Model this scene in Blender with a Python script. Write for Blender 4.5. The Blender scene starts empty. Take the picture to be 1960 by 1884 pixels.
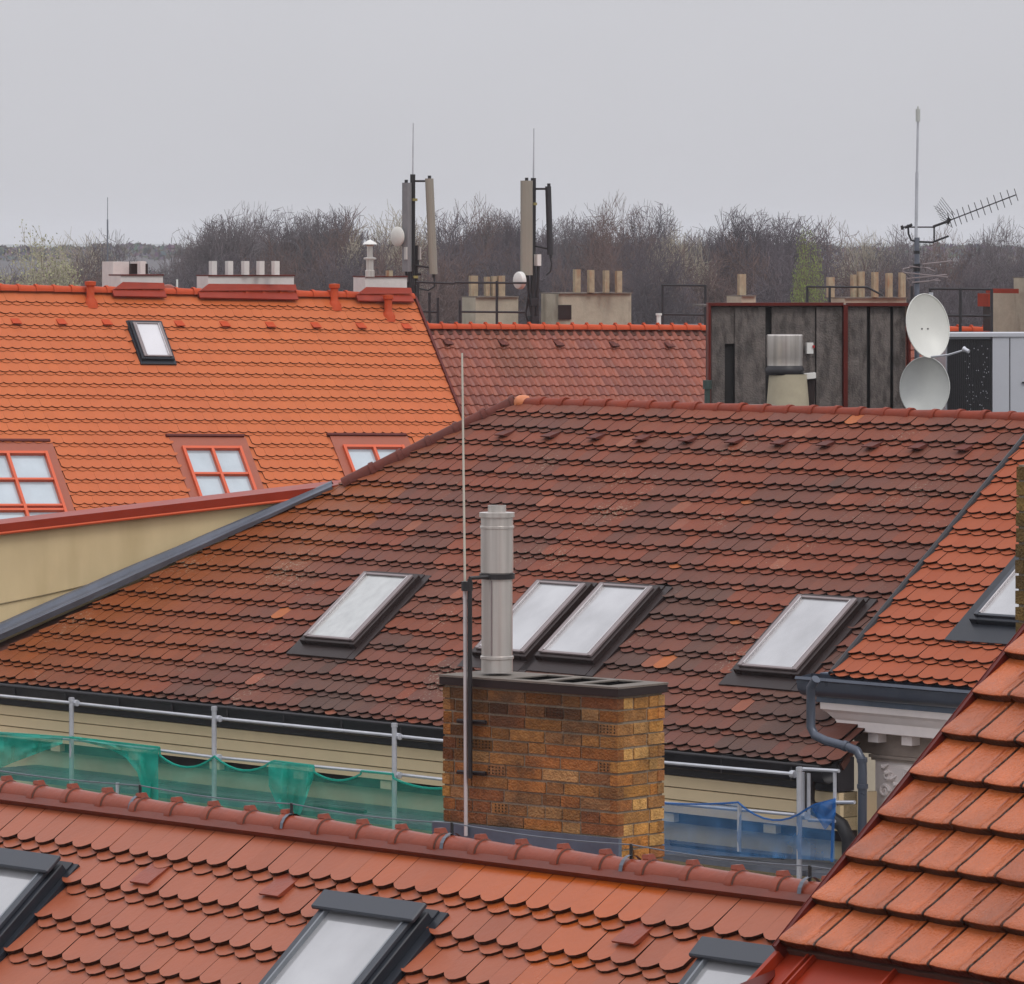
import bpy, bmesh, math, random
from mathutils import Vector, Matrix
random.seed(7)
rnd = random.random
def ru(a, b): return a + (b - a) * random.random()
S = bpy.context.scene
COL = S.collection
F = 10000.0      # focal length in picture units (picture 1960 wide)
H = 22.0         # camera height above the street
EYE = Vector((0, 0, H))
def ray(u, v): return Vector(((u - 980) / F, 1.0, (470 - v) / F))
def P(u, v, d): return EYE + ray(u, v) * d
def hitp(u, v, o, n):
    r = ray(u, v); t = (o - EYE).dot(n) / r.dot(n); return EYE + r * t

# ---------------------------------------------------------------- materials
MATS = {}
def nodes_of(m):
    m.use_nodes = True; nt = m.node_tree; return nt, nt.nodes, nt.links
def mat(name, col, rough=.6, metal=0., var=.12, scale=6., bump=0., spec=.5, alpha=1., vcol=False, speck=0., stain_or_sheen=None, bscale=None, coat=0.):
    if name in MATS: return MATS[name]
    m = bpy.data.materials.new(name); nt, N, L = nodes_of(m)
    b = N['Principled BSDF']
    b.inputs['Roughness'].default_value = rough; b.inputs['Metallic'].default_value = metal
    b.inputs['Specular IOR Level'].default_value = spec; b.inputs['Alpha'].default_value = alpha
    b.inputs['Coat Weight'].default_value = coat; b.inputs['Coat Roughness'].default_value = .08
    tc = N.new('ShaderNodeTexCoord')
    n1 = N.new('ShaderNodeTexNoise'); n1.inputs['Scale'].default_value = scale; n1.inputs['Detail'].default_value = 5; n1.inputs['Roughness'].default_value = .65
    L.new(tc.outputs['Object'], n1.inputs['Vector'])
    mr = N.new('ShaderNodeMapRange'); mr.inputs[1].default_value = .25; mr.inputs[2].default_value = .75
    mr.inputs[3].default_value = 1 - var; mr.inputs[4].default_value = 1 + var
    L.new(n1.outputs['Fac'], mr.inputs[0])
    if vcol:
        at = N.new('ShaderNodeAttribute'); at.attribute_name = 'col'; src = at.outputs['Color']
    else:
        rgb = N.new('ShaderNodeRGB'); rgb.outputs[0].default_value = (*col, 1); src = rgb.outputs[0]
    mul = N.new('ShaderNodeVectorMath'); mul.operation = 'SCALE'
    L.new(src, mul.inputs[0]); L.new(mr.outputs[0], mul.inputs['Scale'])
    out = mul.outputs[0]
    if stain_or_sheen:
        sc, sz, lo, hi = stain_or_sheen      # colour, vector scale, thresholds
        mp = N.new('ShaderNodeMapping'); mp.inputs['Scale'].default_value = sz; L.new(tc.outputs['Object'], mp.inputs[0])
        n3 = N.new('ShaderNodeTexNoise'); n3.inputs['Scale'].default_value = 1; n3.inputs['Detail'].default_value = 4; L.new(mp.outputs[0], n3.inputs['Vector'])
        r3 = N.new('ShaderNodeMapRange'); r3.inputs[1].default_value = lo; r3.inputs[2].default_value = hi; L.new(n3.outputs['Fac'], r3.inputs[0])
        mx = N.new('ShaderNodeMix'); mx.data_type = 'RGBA'; L.new(r3.outputs[0], mx.inputs[0]); L.new(out, mx.inputs[6]); mx.inputs[7].default_value = (*sc, 1)
        out = mx.outputs[2]
    if speck > 0:
        n4 = N.new('ShaderNodeTexNoise'); n4.inputs['Scale'].default_value = 38; n4.inputs['Detail'].default_value = 3; L.new(tc.outputs['Object'], n4.inputs['Vector'])
        n5 = N.new('ShaderNodeTexNoise'); n5.inputs['Scale'].default_value = .9; n5.inputs['Detail'].default_value = 2; L.new(tc.outputs['Object'], n5.inputs['Vector'])
        ad = N.new('ShaderNodeMath'); ad.operation = 'MULTIPLY'; L.new(n4.outputs['Fac'], ad.inputs[0]); L.new(n5.outputs['Fac'], ad.inputs[1])
        r4 = N.new('ShaderNodeMapRange'); r4.inputs[1].default_value = .385; r4.inputs[2].default_value = .43; r4.inputs[4].default_value = speck; L.new(ad.outputs[0], r4.inputs[0])
        mx = N.new('ShaderNodeMix'); mx.data_type = 'RGBA'; L.new(r4.outputs[0], mx.inputs[0]); L.new(out, mx.inputs[6]); mx.inputs[7].default_value = (.42, .41, .30, 1)
        out = mx.outputs[2]
    L.new(out, b.inputs['Base Color'])
    if vcol:
        rr = N.new('ShaderNodeMapRange'); rr.inputs[3].default_value = rough; rr.inputs[4].default_value = .14
        L.new(at.outputs['Alpha'], rr.inputs[0])
        m2 = N.new('ShaderNodeMath'); m2.operation = 'MULTIPLY'; L.new(rr.outputs[0], m2.inputs[0]); L.new(mr.outputs[0], m2.inputs[1])
        L.new(m2.outputs[0], b.inputs['Roughness'])
    else:
        m2 = N.new('ShaderNodeMath'); m2.operation = 'MULTIPLY'; m2.inputs[0].default_value = rough; L.new(mr.outputs[0], m2.inputs[1]); L.new(m2.outputs[0], b.inputs['Roughness'])
    if bump > 0:
        n2 = N.new('ShaderNodeTexNoise'); n2.inputs['Scale'].default_value = bscale or scale * 5; n2.inputs['Detail'].default_value = 4
        L.new(tc.outputs['Object'], n2.inputs['Vector'])
        bp = N.new('ShaderNodeBump'); bp.inputs['Strength'].default_value = bump; bp.inputs['Distance'].default_value = .02
        L.new(n2.outputs['Fac'], bp.inputs['Height']); L.new(bp.outputs[0], b.inputs['Normal'])
    MATS[name] = m; return m

def srgb(r, g, b):
    f = lambda c: (c / 255 / 12.92) if c / 255 <= .04045 else ((c / 255 + .055) / 1.055) ** 2.4
    return (f(r), f(g), f(b))

# ---------------------------------------------------------------- mesh builder
class Frame:
    def __init__(s, o, A, B):
        s.o = Vector(o); s.A = Vector(A).normalized(); s.B = Vector(B); s.B = (s.B - s.A * s.B.dot(s.A)).normalized()
        s.N = s.A.cross(s.B)
        if s.N.z < 0 or (abs(s.N.z) < 1e-6 and s.N.y > 0): s.N = -s.N
    def pt(s, a, b, n=0): return s.o + s.A * a + s.B * b + s.N * n
    def px(s, u, v, n=0):
        p = hitp(u, v, s.o + s.N * n, s.N) - s.o
        return p.dot(s.A), p.dot(s.B)
    def hit(s, u, v, n=0): return hitp(u, v, s.o + s.N * n, s.N)
class MB:
    def __init__(s): s.v = []; s.f = []; s.c = []; s.cur = (1, 1, 1, 0)
    def add(s, vs, fs, cs=None):
        k = len(s.v); s.v += [tuple(p) for p in vs]; s.f += [tuple(i + k for i in f) for f in fs]
        s.c += (cs if cs else [s.cur] * len(vs))
    def box8(s, p): s.add(p, [(0, 1, 2, 3), (7, 6, 5, 4), (0, 4, 5, 1), (1, 5, 6, 2), (2, 6, 7, 3), (3, 7, 4, 0)])
    def boxf(s, fr, a0, a1, b0, b1, n0, n1):
        s.box8([fr.pt(a0, b0, n0), fr.pt(a0, b1, n0), fr.pt(a1, b1, n0), fr.pt(a1, b0, n0), fr.pt(a0, b0, n1), fr.pt(a0, b1, n1), fr.pt(a1, b1, n1), fr.pt(a1, b0, n1)])
    def obox(s, base, X, w, dep, h, Y=None):     # base: front lower left corner, X along front, depth away
        X = Vector(X).normalized(); Yd = Vector((-X.y, X.x, 0)) if Y is None else Y
        if Yd.y < 0 and Y is None: Yd = -Yd
        b = Vector(base); Z = Vector((0, 0, h))
        q = [b, b + X * w, b + X * w + Yd * dep, b + Yd * dep]
        s.box8(q + [p + Z for p in q])
    def tube(s, p0, p1, r0, r1=None, n=8, cap=True):
        p0 = Vector(p0); p1 = Vector(p1); r1 = r0 if r1 is None else r1
        d = (p1 - p0).normalized(); x = d.orthogonal().normalized(); y = d.cross(x)
        vs = []
        for p, r in ((p0, r0), (p1, r1)):
            for i in range(n):
                t = 2 * math.pi * i / n; vs.append(p + (x * math.cos(t) + y * math.sin(t)) * r)
        fs = [(i, (i + 1) % n, n + (i + 1) % n, n + i) for i in range(n)]
        if cap: fs += [tuple(range(n - 1, -1, -1)), tuple(range(n, 2 * n))]
        s.add(vs, fs)
    def path(s, pts, r, n=8):
        pts = [Vector(p) for p in pts]; rings = []; k = len(s.v)
        x = None
        for i, p in enumerate(pts):
            d = (pts[min(i + 1, len(pts) - 1)] - pts[max(i - 1, 0)]).normalized()
            x = d.orthogonal().normalized() if x is None else (x - d * x.dot(d)).normalized()
            y = d.cross(x); rr = r[i] if isinstance(r, (list, tuple)) else r
            for j in range(n):
                t = 2 * math.pi * j / n; rings.append(p + (x * math.cos(t) + y * math.sin(t)) * rr)
        m = len(pts); fs = [(i * n + j, i * n + (j + 1) % n, (i + 1) * n + (j + 1) % n, (i + 1) * n + j) for i in range(m - 1) for j in range(n)]
        fs += [tuple(range(n - 1, -1, -1)), tuple(range((m - 1) * n, m * n))]
        s.add(rings, fs)
    def lathe(s, c, axis, prof, n=24, X=None, sx=1.0):   # prof: list of (r, h) along axis
        c = Vector(c); d = Vector(axis).normalized(); x = (Vector(X) if X is not None else d.orthogonal()).normalized(); y = d.cross(x)
        vs = []
        for r, h in prof:
            for i in range(n):
                t = 2 * math.pi * i / n; vs.append(c + d * h + (x * math.cos(t) * sx + y * math.sin(t)) * r)
        m = len(prof); fs = [(i * n + j, i * n + (j + 1) % n, (i + 1) * n + (j + 1) % n, (i + 1) * n + j) for i in range(m - 1) for j in range(n)]
        s.add(vs, fs)
    def prism(s, pts, off):    # polygon extruded by vector
        n = len(pts); off = Vector(off); vs = [Vector(p) for p in pts] + [Vector(p) + off for p in pts]
        s.add(vs, [tuple(range(n)), tuple(range(2 * n - 1, n - 1, -1))] + [(i, (i + 1) % n, n + (i + 1) % n, n + i) for i in range(n)])
    def build(s, name, m, parent=None, smooth=False, clip=None, bevel=0, label=None):
        me = bpy.data.meshes.new(name); me.from_pydata(s.v, [], s.f)
        ca = me.color_attributes.new('col', 'FLOAT_COLOR', 'POINT')
        flat = []
        for c in s.c: flat += [c[0], c[1], c[2], c[3]]
        ca.data.foreach_set('color', flat)
        bm = bmesh.new(); bm.from_mesh(me)
        if clip:
            for (co, no) in clip:
                bmesh.ops.bisect_plane(bm, geom=bm.verts[:] + bm.edges[:] + bm.faces[:], plane_co=co, plane_no=no, clear_outer=True)
        if bevel:
            bmesh.ops.bevel(bm, geom=bm.edges[:], offset=bevel, segments=1, affect='EDGES')
        bmesh.ops.recalc_face_normals(bm, faces=bm.faces[:])
        bm.to_mesh(me); bm.free()
        if smooth:
            me.polygons.foreach_set('use_smooth', [True] * len(me.polygons))
            if hasattr(me, 'set_sharp_from_angle'): me.set_sharp_from_angle(angle=math.radians(40))
        me.materials.append(m)
        o = bpy.data.objects.new(name, me); COL.objects.link(o)
        if parent: o.parent = parent
        if parent and parent.type == 'EMPTY': o.matrix_parent_inverse = Matrix.Translation(-parent.location)
        if label: o['label'] = label
        return o
def tag(o, label=None, cat=None, group=None, kind=None):
    if label: o['label'] = label
    if cat: o['category'] = cat
    if group: o['group'] = group
    if kind: o['kind'] = kind
    return o
def thing(name, label, cat, loc, group=None):
    o = bpy.data.objects.new(name, None); o.empty_display_size = .3; COL.objects.link(o); o.location = loc
    return tag(o, label, cat, group)
def sub(o, dx=None):
    return o

# ---------------------------------------------------------------- material set
M_tile = mat('clay_tiles_weathered', None, .62, spec=.18, vcol=True, var=.14, scale=9, bump=.25, speck=.35)
M_tile_near = mat('clay_tiles', None, .46, spec=.3, vcol=True, var=.07, scale=5, bump=.12)
M_tile_orange = mat('clay_tiles_orange', None, .62, spec=.18, vcol=True, var=.06, scale=3, bump=.1)
M_conc = mat('concrete_tiles_wet', None, .38, spec=.4, vcol=True, var=.22, scale=5, bump=.35, bscale=60, stain_or_sheen=((.20, .045, .010), (2.2, 2.2, 1.4), .52, .8))
M_brick = mat('old_bricks', None, .85, spec=.15, vcol=True, var=.38, scale=22, bump=.8, bscale=70, stain_or_sheen=((.05, .036, .028), (2.2, 2.2, 3), .5, .8))
M_mortar = mat('mortar', srgb(134, 122, 106), .95, var=.3, scale=12, bump=.5)
M_ridge = mat('ridge_clay', srgb(134, 60, 38), .35, spec=.35, var=.16, scale=7, bump=.15)
M_ridge_dark = mat('ridge_clay_weathered', srgb(96, 50, 42), .6, spec=.2, var=.3, scale=3, bump=.3)
M_ridge_mid = mat('ridge_clay_red', srgb(128, 56, 38), .6, spec=.2, var=.25, scale=3, bump=.3)
M_ridge_orange = mat('ridge_clay_orange', srgb(180, 70, 34), .6, spec=.2, var=.12, scale=4)
M_redmetal = mat('red_painted_metal', srgb(142, 44, 20), .4, var=.15, scale=3, spec=.25)
M_redtrim = mat('dark_red_trim', srgb(88, 26, 18), .45, spec=.25, var=.15, scale=4)
M_redframe = mat('orange_red_window_frame', srgb(204, 84, 42), .45, var=.05)
M_redsurr = mat('brown_red_surround', srgb(150, 76, 52), .5, var=.08)
M_wet = mat('wet_orange_strip', srgb(104, 40, 20), .35, spec=.3, var=.2, scale=3, bump=.1)
M_deck = mat('roof_underlay', srgb(84, 50, 40), .9)
M_zinc = mat('zinc_flashing', srgb(104, 108, 118), .45, metal=.35, var=.22, scale=3, bump=.1)
M_lead = mat('blue_grey_lead', srgb(96, 108, 124), .45, metal=.3, var=.25, scale=4)
M_gutter = mat('dark_gutter', srgb(44, 42, 45), .45, spec=.35, var=.2, scale=3)
M_gutterblue = mat('blue_grey_gutter', srgb(76, 82, 94), .3, metal=.2, var=.15, scale=3)
M_cream = mat('cream_render', srgb(208, 186, 144), .85, var=.07, scale=1.6, bump=.1, stain_or_sheen=(srgb(186, 164, 122), (2, 2, .3), .5, .75))
M_creamwall = mat('cream_board', srgb(228, 205, 164), .7, var=.06, scale=2)
M_beigewall = mat('beige_render', srgb(206, 192, 158), .85, var=.1, scale=2)
M_pink = mat('pale_pink_stucco', srgb(236, 226, 222), .8, var=.08, scale=3, bump=.2)
M_pinkdark = mat('grey_pink_stucco', srgb(150, 136, 126), .85, var=.15, scale=5, bump=.3)
M_redwall = mat('dull_red_wall', srgb(150, 88, 88), .85)
M_sash = mat('grey_brown_sash', srgb(128, 116, 116), .4, var=.1, scale=4)
M_bead = mat('grey_bead', srgb(120, 124, 130), .5)
M_sashgrey = mat('grey_sash', srgb(54, 58, 66), .45, metal=.05, var=.12, scale=4)
M_frame = mat('dark_brown_cladding', srgb(44, 33, 32), .45, spec=.3, var=.15, scale=4)
M_frameblk = mat('anthracite_cladding', srgb(38, 41, 48), .4, spec=.3, var=.15, scale=4)
M_lite = mat('aluminium_edge', srgb(190, 184, 184), .3, metal=.6)
M_steel = mat('stainless_steel', srgb(206, 200, 194), .3, metal=.55, var=.06, scale=2.5, stain_or_sheen=(srgb(162, 155, 149), (14, 14, .35), .45, .75))  # vertical streaks paint soft reflection bands into the steel colour
M_galv = mat('galvanised_tube', srgb(186, 188, 194), .35, metal=.4, var=.15, scale=5)
M_black = mat('black_metal', srgb(34, 32, 34), .45, var=.2)
M_offwhite = mat('off_white_render', srgb(205, 200, 196), .75, var=.1, scale=5)
M_white = mat('white_paint', srgb(215, 213, 208), .45, var=.04)
M_dish = mat('dish_paint', srgb(205, 205, 198), .4, var=.05, scale=3)
M_dishgrey = mat('dish_paint_grey', srgb(176, 178, 174), .4, var=.08, scale=3)
M_concrete = mat('grey_beige_concrete', srgb(168, 160, 142), .9, var=.2, scale=3, bump=.3, stain_or_sheen=(srgb(120, 112, 98), (2.5, 2.5, .7), .55, .72))
M_concdark = mat('weathered_cap', srgb(108, 100, 92), .8, var=.3, scale=6, bump=.3)
M_clay = mat('clay_pot', srgb(160, 146, 122), .85, var=.3, scale=8, stain_or_sheen=(srgb(150, 108, 78), (9, 9, 2), .52, .75))
M_panelant = mat('grey_beige_plastic', srgb(140, 134, 122), .5, var=.06, scale=2)
M_board = mat('rough_grey_board', srgb(104, 96, 92), .9, var=.4, scale=9, bump=.8, stain_or_sheen=(srgb(72, 66, 63), (11, 11, 4), .45, .65))
M_coil = mat('black_coil', srgb(26, 25, 29), .6, var=.4, scale=20)
M_unit = mat('grey_unit_panel', srgb(176, 178, 184), .4, var=.03)
M_yellow = mat('brass_clamp', srgb(150, 140, 84), .5)
M_street = mat('street_ground', srgb(92, 88, 80), .9, var=.3, scale=.05)
M_roofgrey = mat('bitumen_roof', srgb(74, 72, 72), .9, var=.2, scale=1)
M_hill = mat('far_hill', srgb(86, 92, 84), .95, var=.2, scale=.02)
M_plain = mat('plain_render', srgb(176, 166, 148), .85, var=.1)

def glass(name, base, rough=.08, var=.1, stripes=False):  # pale base and its uneven tone paint the reflected sky into the pane
    m = bpy.data.materials.new(name); nt, N, L = nodes_of(m); b = N['Principled BSDF']
    b.inputs['Roughness'].default_value = rough; b.inputs['Specular IOR Level'].default_value = .8
    b.inputs['Coat Weight'].default_value = .9; b.inputs['Coat Roughness'].default_value = .03; b.inputs['Coat IOR'].default_value = 1.7
    tc = N.new('ShaderNodeTexCoord'); mp = N.new('ShaderNodeMapping'); mp.inputs['Scale'].default_value = (1.3, 1.3, .6) if not stripes else (6, 6, .7)
    n = N.new('ShaderNodeTexNoise'); n.inputs['Scale'].default_value = 1.4; n.inputs['Detail'].default_value = 4
    L.new(tc.outputs['Object'], mp.inputs[0]); L.new(mp.outputs[0], n.inputs['Vector'])
    r = N.new('ShaderNodeValToRGB'); r.color_ramp.elements[0].position = .3; r.color_ramp.elements[1].position = .7
    r.color_ramp.elements[0].color = (*[c * (1 - var) for c in base], 1); r.color_ramp.elements[1].color = (*[min(1, c * (1 + var)) for c in base], 1)
    L.new(n.outputs['Fac'], r.inputs[0]); L.new(r.outputs[0], b.inputs['Base Color'])
    return m
G_white = glass('sky_tint_pane_white', (.33, .33, .34), var=.22)
G_blue = glass('sky_tint_pane_blue', (.37, .43, .47), var=.14)
G_left = glass('bright_pane', (.58, .56, .58), var=.06)
G_stripe = glass('sky_tint_pane_striped', (.35, .36, .35), var=.14, stripes=True)

def net_mat(name, col, a):
    m = bpy.data.materials.new(name); nt, N, L = nodes_of(m); b = N['Principled BSDF']
    b.inputs['Base Color'].default_value = (*col, 1); b.inputs['Roughness'].default_value = .7
    b.inputs['Subsurface Weight'].default_value = 0
    tr = N.new('ShaderNodeBsdfTranslucent'); tr.inputs[0].default_value = (*col, 1)
    mx = N.new('ShaderNodeMixShader'); mx.inputs[0].default_value = .35; L.new(b.outputs[0], mx.inputs[1]); L.new(tr.outputs[0], mx.inputs[2])
    tp = N.new('ShaderNodeBsdfTransparent'); m2 = N.new('ShaderNodeMixShader')
    tc = N.new('ShaderNodeTexCoord'); n = N.new('ShaderNodeTexNoise'); n.inputs['Scale'].default_value = 1.6; n.inputs['Detail'].default_value = 5
    L.new(tc.outputs['Object'], n.inputs['Vector'])
    r = N.new('ShaderNodeMapRange'); r.inputs[1].default_value = .3; r.inputs[2].default_value = .7; r.inputs[3].default_value = a - .1; r.inputs[4].default_value = a + .1
    L.new(n.outputs['Fac'], r.inputs[0]); L.new(r.outputs[0], m2.inputs[0]); L.new(tp.outputs[0], m2.inputs[1]); L.new(mx.outputs[0], m2.inputs[2])
    L.new(m2.outputs[0], N['Material Output'].inputs[0]); return m
M_green = net_mat('green_netting', srgb(70, 195, 170), .36)
M_green2 = net_mat('green_netting_folded', srgb(20, 175, 155), .66)
M_blue = net_mat('blue_netting', srgb(80, 140, 195), .46)
M_blue2 = net_mat('blue_netting_folded', srgb(40, 110, 180), .7)

# ---------------------------------------------------------------- tile makers
def jit(c, k):
    f = 1 + ru(-k, k); return (c[0] * f, c[1] * f * (1 + ru(-k, k) * .3), c[2] * f * (1 + ru(-k, k) * .3))
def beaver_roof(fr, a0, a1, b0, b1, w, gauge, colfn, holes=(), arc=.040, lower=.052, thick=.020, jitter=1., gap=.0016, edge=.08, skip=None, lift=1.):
    mb = MB(); nk = int(math.ceil((b1 - b0) / gauge))
    ang = [math.pi * i / 6 for i in range(7)]
    for k in range(-1, nk):
        tip = b1 - (nk - k) * gauge + gauge
        for lay in (0, 1):
            j = 0
            while True:
                a = a0 + (j + (.5 if lay else 0)) * w; j += 1
                if a > a1 + w: break
                c = a + w / 2; t = tip + (0 if lay else lower) + ru(-.004, .004) * jitter + .018 * (noise.noise(Vector((c * .45, tip * 1.3, 7))))
                if tip < b0 - .02: continue
                if any(h[0] < c < h[1] and h[2] < t - gauge * .4 and t - .02 < h[3] + .16 for h in holes): continue
                if skip and skip(c, t): continue
                L_ = gauge + .07
                n0 = (.002 + lay * .017) * lift; n1 = (.056 + lay * .021) * lift + ru(-.002, .005) * jitter
                tw = ru(-.006, .006) * jitter
                hw = w / 2 - gap * ru(.3, 1.6)
                pts = [(-hw, -L_), ] + [(hw * x, -arc * abs(x) ** 2.1) for x in (-1, -.78, -.45, 0, .45, .78, 1)] + [(hw, -L_)]
                vs = []; cs = []; col = colfn(c, t, lay)
                for nn in (0, -thick):
                    for (x, y) in pts:
                        fz = (y + L_) / L_
                        vs.append(fr.pt(c + x + tw * fz, t + y, n0 + (n1 - n0) * fz + nn + x * tw * .6))
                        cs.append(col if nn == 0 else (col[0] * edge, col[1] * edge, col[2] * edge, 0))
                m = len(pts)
                vs += vs[:m]; cs += [(c_[0] * edge, c_[1] * edge, c_[2] * edge, 0) for c_ in cs[:m]]  # skirts darkened: the shadow line under each tip is painted into the colour
                mb.add(vs, [tuple(range(m))] + [(2 * m + i, 2 * m + i + 1, m + i + 1, m + i) for i in range(m - 1)], cs)
    return mb
def clip_from(fr, polyab):
    # convex polygon in (a,b); returns planes keeping the inside
    n = len(polyab); ca = sum(p[0] for p in polyab) / n; cb = sum(p[1] for p in polyab) / n; out = []
    for i in range(n):
        p, q = polyab[i], polyab[(i + 1) % n]
        e = (q[0] - p[0], q[1] - p[1]); no = (e[1], -e[0])
        if no[0] * (ca - p[0]) + no[1] * (cb - p[1]) > 0: no = (-no[0], -no[1])
        out.append((fr.pt(p[0], p[1]), (fr.A * no[0] + fr.B * no[1]).normalized()))
    return out
def roof_deck(fr, poly, mat_, parent, name='roof_deck', drop=-.03, thick=.15):
    mb = MB(); mb.prism([fr.pt(a, b, drop) for a, b in poly], fr.N * -thick); return mb.build(name, mat_, parent)

def ridge_run(mb, p0, p1, spacing, r, knob=True, down=.35, seg=10, wob=.004, joint_mb=None):
    p0 = Vector(p0); p1 = Vector(p1); d = (p1 - p0); Ln = d.length; d.normalize()
    up = Vector((0, 0, 1)); up = (up - d * up.dot(d)).normalized(); x = d.cross(up)
    n = max(1, int(round(Ln / spacing))); sp = Ln / n
    for i in range(n):
        o = p0 + d * (i * sp) + up * ru(-wob, wob) + x * ru(-wob, wob)
        prof = [(-.05, r * 1.22), (-.012, r * 1.24), (0.0, r * 1.24), (.004, r * 1.1), (sp * .5, r * 1.02), (sp + .0, r * .97)]
        vs = []
        for (h, rr) in prof:
            for k in range(seg + 1):
                t = -down + (math.pi + 2 * down) * k / seg
                vs.append(o + d * h + x * math.cos(t) * rr + up * math.sin(t) * rr)
            for k in range(seg, -1, -1):
                t = -down + (math.pi + 2 * down) * k / seg
                vs.append(o + d * h + x * math.cos(t) * (rr - .014) + up * math.sin(t) * (rr - .014))
        m = 2 * (seg + 1)
        fs = [(a * m + b, a * m + (b + 1) % m, (a + 1) * m + (b + 1) % m, (a + 1) * m + b) for a in range(len(prof) - 1) for b in range(m)]
        fs += [tuple(range(m)), tuple(range(5 * m, 6 * m))]
        mb.add(vs, fs)
        if joint_mb is not None:  # thin dark ring drawn in each collar joint
            gv = []
            for (h, rr) in ((.003, r * 1.19), (.012, r * 1.115)):
                for k in range(seg + 1):
                    t = -down + (math.pi + 2 * down) * k / seg; gv.append(o + d * h + x * math.cos(t) * rr + up * math.sin(t) * rr)
            joint_mb.add(gv, [(b, b + 1, seg + 2 + b, seg + 1 + b) for b in range(seg)])
        if knob:
            q = o + up * (r * 1.2) - d * .055
            vv = []
            for (h, s_, z) in ((0, .030, 0), (.055, .030, 0), (.0, .024, .022), (.045, .020, .026)):
                vv += [q + d * h + x * s_ + up * z, q + d * h - x * s_ + up * z]
            mb.add(vv, [(0, 1, 3, 2), (4, 5, 7, 6), (0, 1, 5, 4), (2, 3, 7, 6), (0, 2, 6, 4), (1, 3, 7, 5)])

def skylight(parent, fr, a, b, w, L, m_frame, m_sash, m_pane, hood=False, apron=.16, name='skylight', label=None, bars=False, side=.10, fw=.085, bead=None):
    mb = MB(); h = .125
    mb.boxf(fr, a, a + fw, b, b + L, .0, h); mb.boxf(fr, a + w - fw, a + w, b, b + L, .0, h)
    mb.boxf(fr, a + fw, a + w - fw, b, b + fw * .8, .0, h); mb.boxf(fr, a + fw, a + w - fw, b + L - fw, b + L, .0, h)
    o = mb.build(name, m_frame, parent, bevel=.006, label=label)
    f = MB()
    f.boxf(fr, a - side, a - .002, b - .06, b + L + apron, .03, .066); f.boxf(fr, a + w + .002, a + w + side, b - .06, b + L + apron, .03, .066)
    f.boxf(fr, a, a + w, b + L + .002, b + L + apron, .035, .07); f.boxf(fr, a, a + w, b - .06, b - .002, .03, .075)
    f.build('flashing', m_frame, o)
    s = MB(); g = fw * .5; sw = fw * .6
    a0, a1, b0, b1 = a + g, a + w - g, b + g, b + L - g
    s.boxf(fr, a0, a0 + sw, b0, b1, h + .002, h + .03); s.boxf(fr, a1 - sw, a1, b0, b1, h + .002, h + .03)
    s.boxf(fr, a0 + sw, a1 - sw, b1 - sw * .6, b1, h + .002, h + .024)
    if hood:
        s2 = MB(); s2.boxf(fr, a - .01, a + w + .01, b - .015, b + .125, h + .03, h + .06); s2.build('hood', m_frame if m_sash is None else m_sash, o, bevel=.008)
    else: s.boxf(fr, a0 + sw, a1 - sw, b0, b0 + sw * .6, h + .002, h + .024)
    s.build('sash', m_sash, o, bevel=.004)
    e = MB(); e.boxf(fr, a0 + sw + .002, a0 + sw + .016, b0 + sw * .6, b1 - sw * .6, h + .004, h + .032)
    e.boxf(fr, a1 - sw - .016, a1 - sw - .002, b0 + sw * .6, b1 - sw * .6, h + .004, h + .032); e.build('glazing_bead', bead or M_lite, o)
    p = MB(); p.boxf(fr, a0 + sw * .9, a1 - sw * .9, b0 + .01, b1 - .01, h - .03, h + .004); p.build('pane', m_pane, o)
    return o
def copy_part(src, parent, mat_world):
    c = src.copy(); COL.objects.link(c); c.parent = parent; c.matrix_world = mat_world; return c

# ================================================================= GEOMETRY OF THE HOUSES
Rm = Vector((-.681, .732, 0)).normalized(); Pm = Vector((-Rm.y, Rm.x, 0))    # ridge direction of middle/near houses, downslope horizontal
def slope(Pd, th): return Pd * math.cos(th) - Vector((0, 0, 1)) * math.sin(th)
rad = math.radians
# ---- middle house
FM = Frame(P(1700, 799, 53), -Rm, slope(Pm, rad(36.8)))
eL = FM.px(0, 1316); eM = FM.px(760, 1388); eR = FM.px(1560, 1462)
bE = (eL[1] + eM[1] + eR[1]) / 3 - .05
print('mid eave b', eL, eM, eR, 'ridge', FM.px(980, 770))
RIDL = FM.px(974, 782); HIPB = FM.px(661, 934); WALB = FM.px(-60, 1252)
aRight = FM.px(1662, 1432)[0]
mid = thing('tiled_house', 'long brown weathered tiled roof with four skylights, behind the brick chimney', 'house', FM.pt(RIDL[0], 2, -6) * 1)
def lerp(a, b, t): return a + (b - a) * t
def ss(x, a, b):
    t = max(0, min(1, (x - a) / (b - a))); return t * t * (3 - 2 * t)
from mathutils import noise
def nz(a, b, s, o=0): return noise.noise(Vector((a * s + o, b * s, o * 1.7))) * .5 + .5
def to_uv(p): r = p - EYE; return 980 + r.x / r.y * F, 470 - r.z / r.y * F
def hipdist(a, b):   # distance to right of wall line
    (x0, y0), (x1, y1) = HIPB, WALB
    dx, dy = x1 - x0, y1 - y0; L_ = math.hypot(dx, dy)
    return ((a - x0) * dy - (b - y0) * dx) / L_
sgn = 1 if hipdist(eR[0], 2) > 0 else -1
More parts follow.
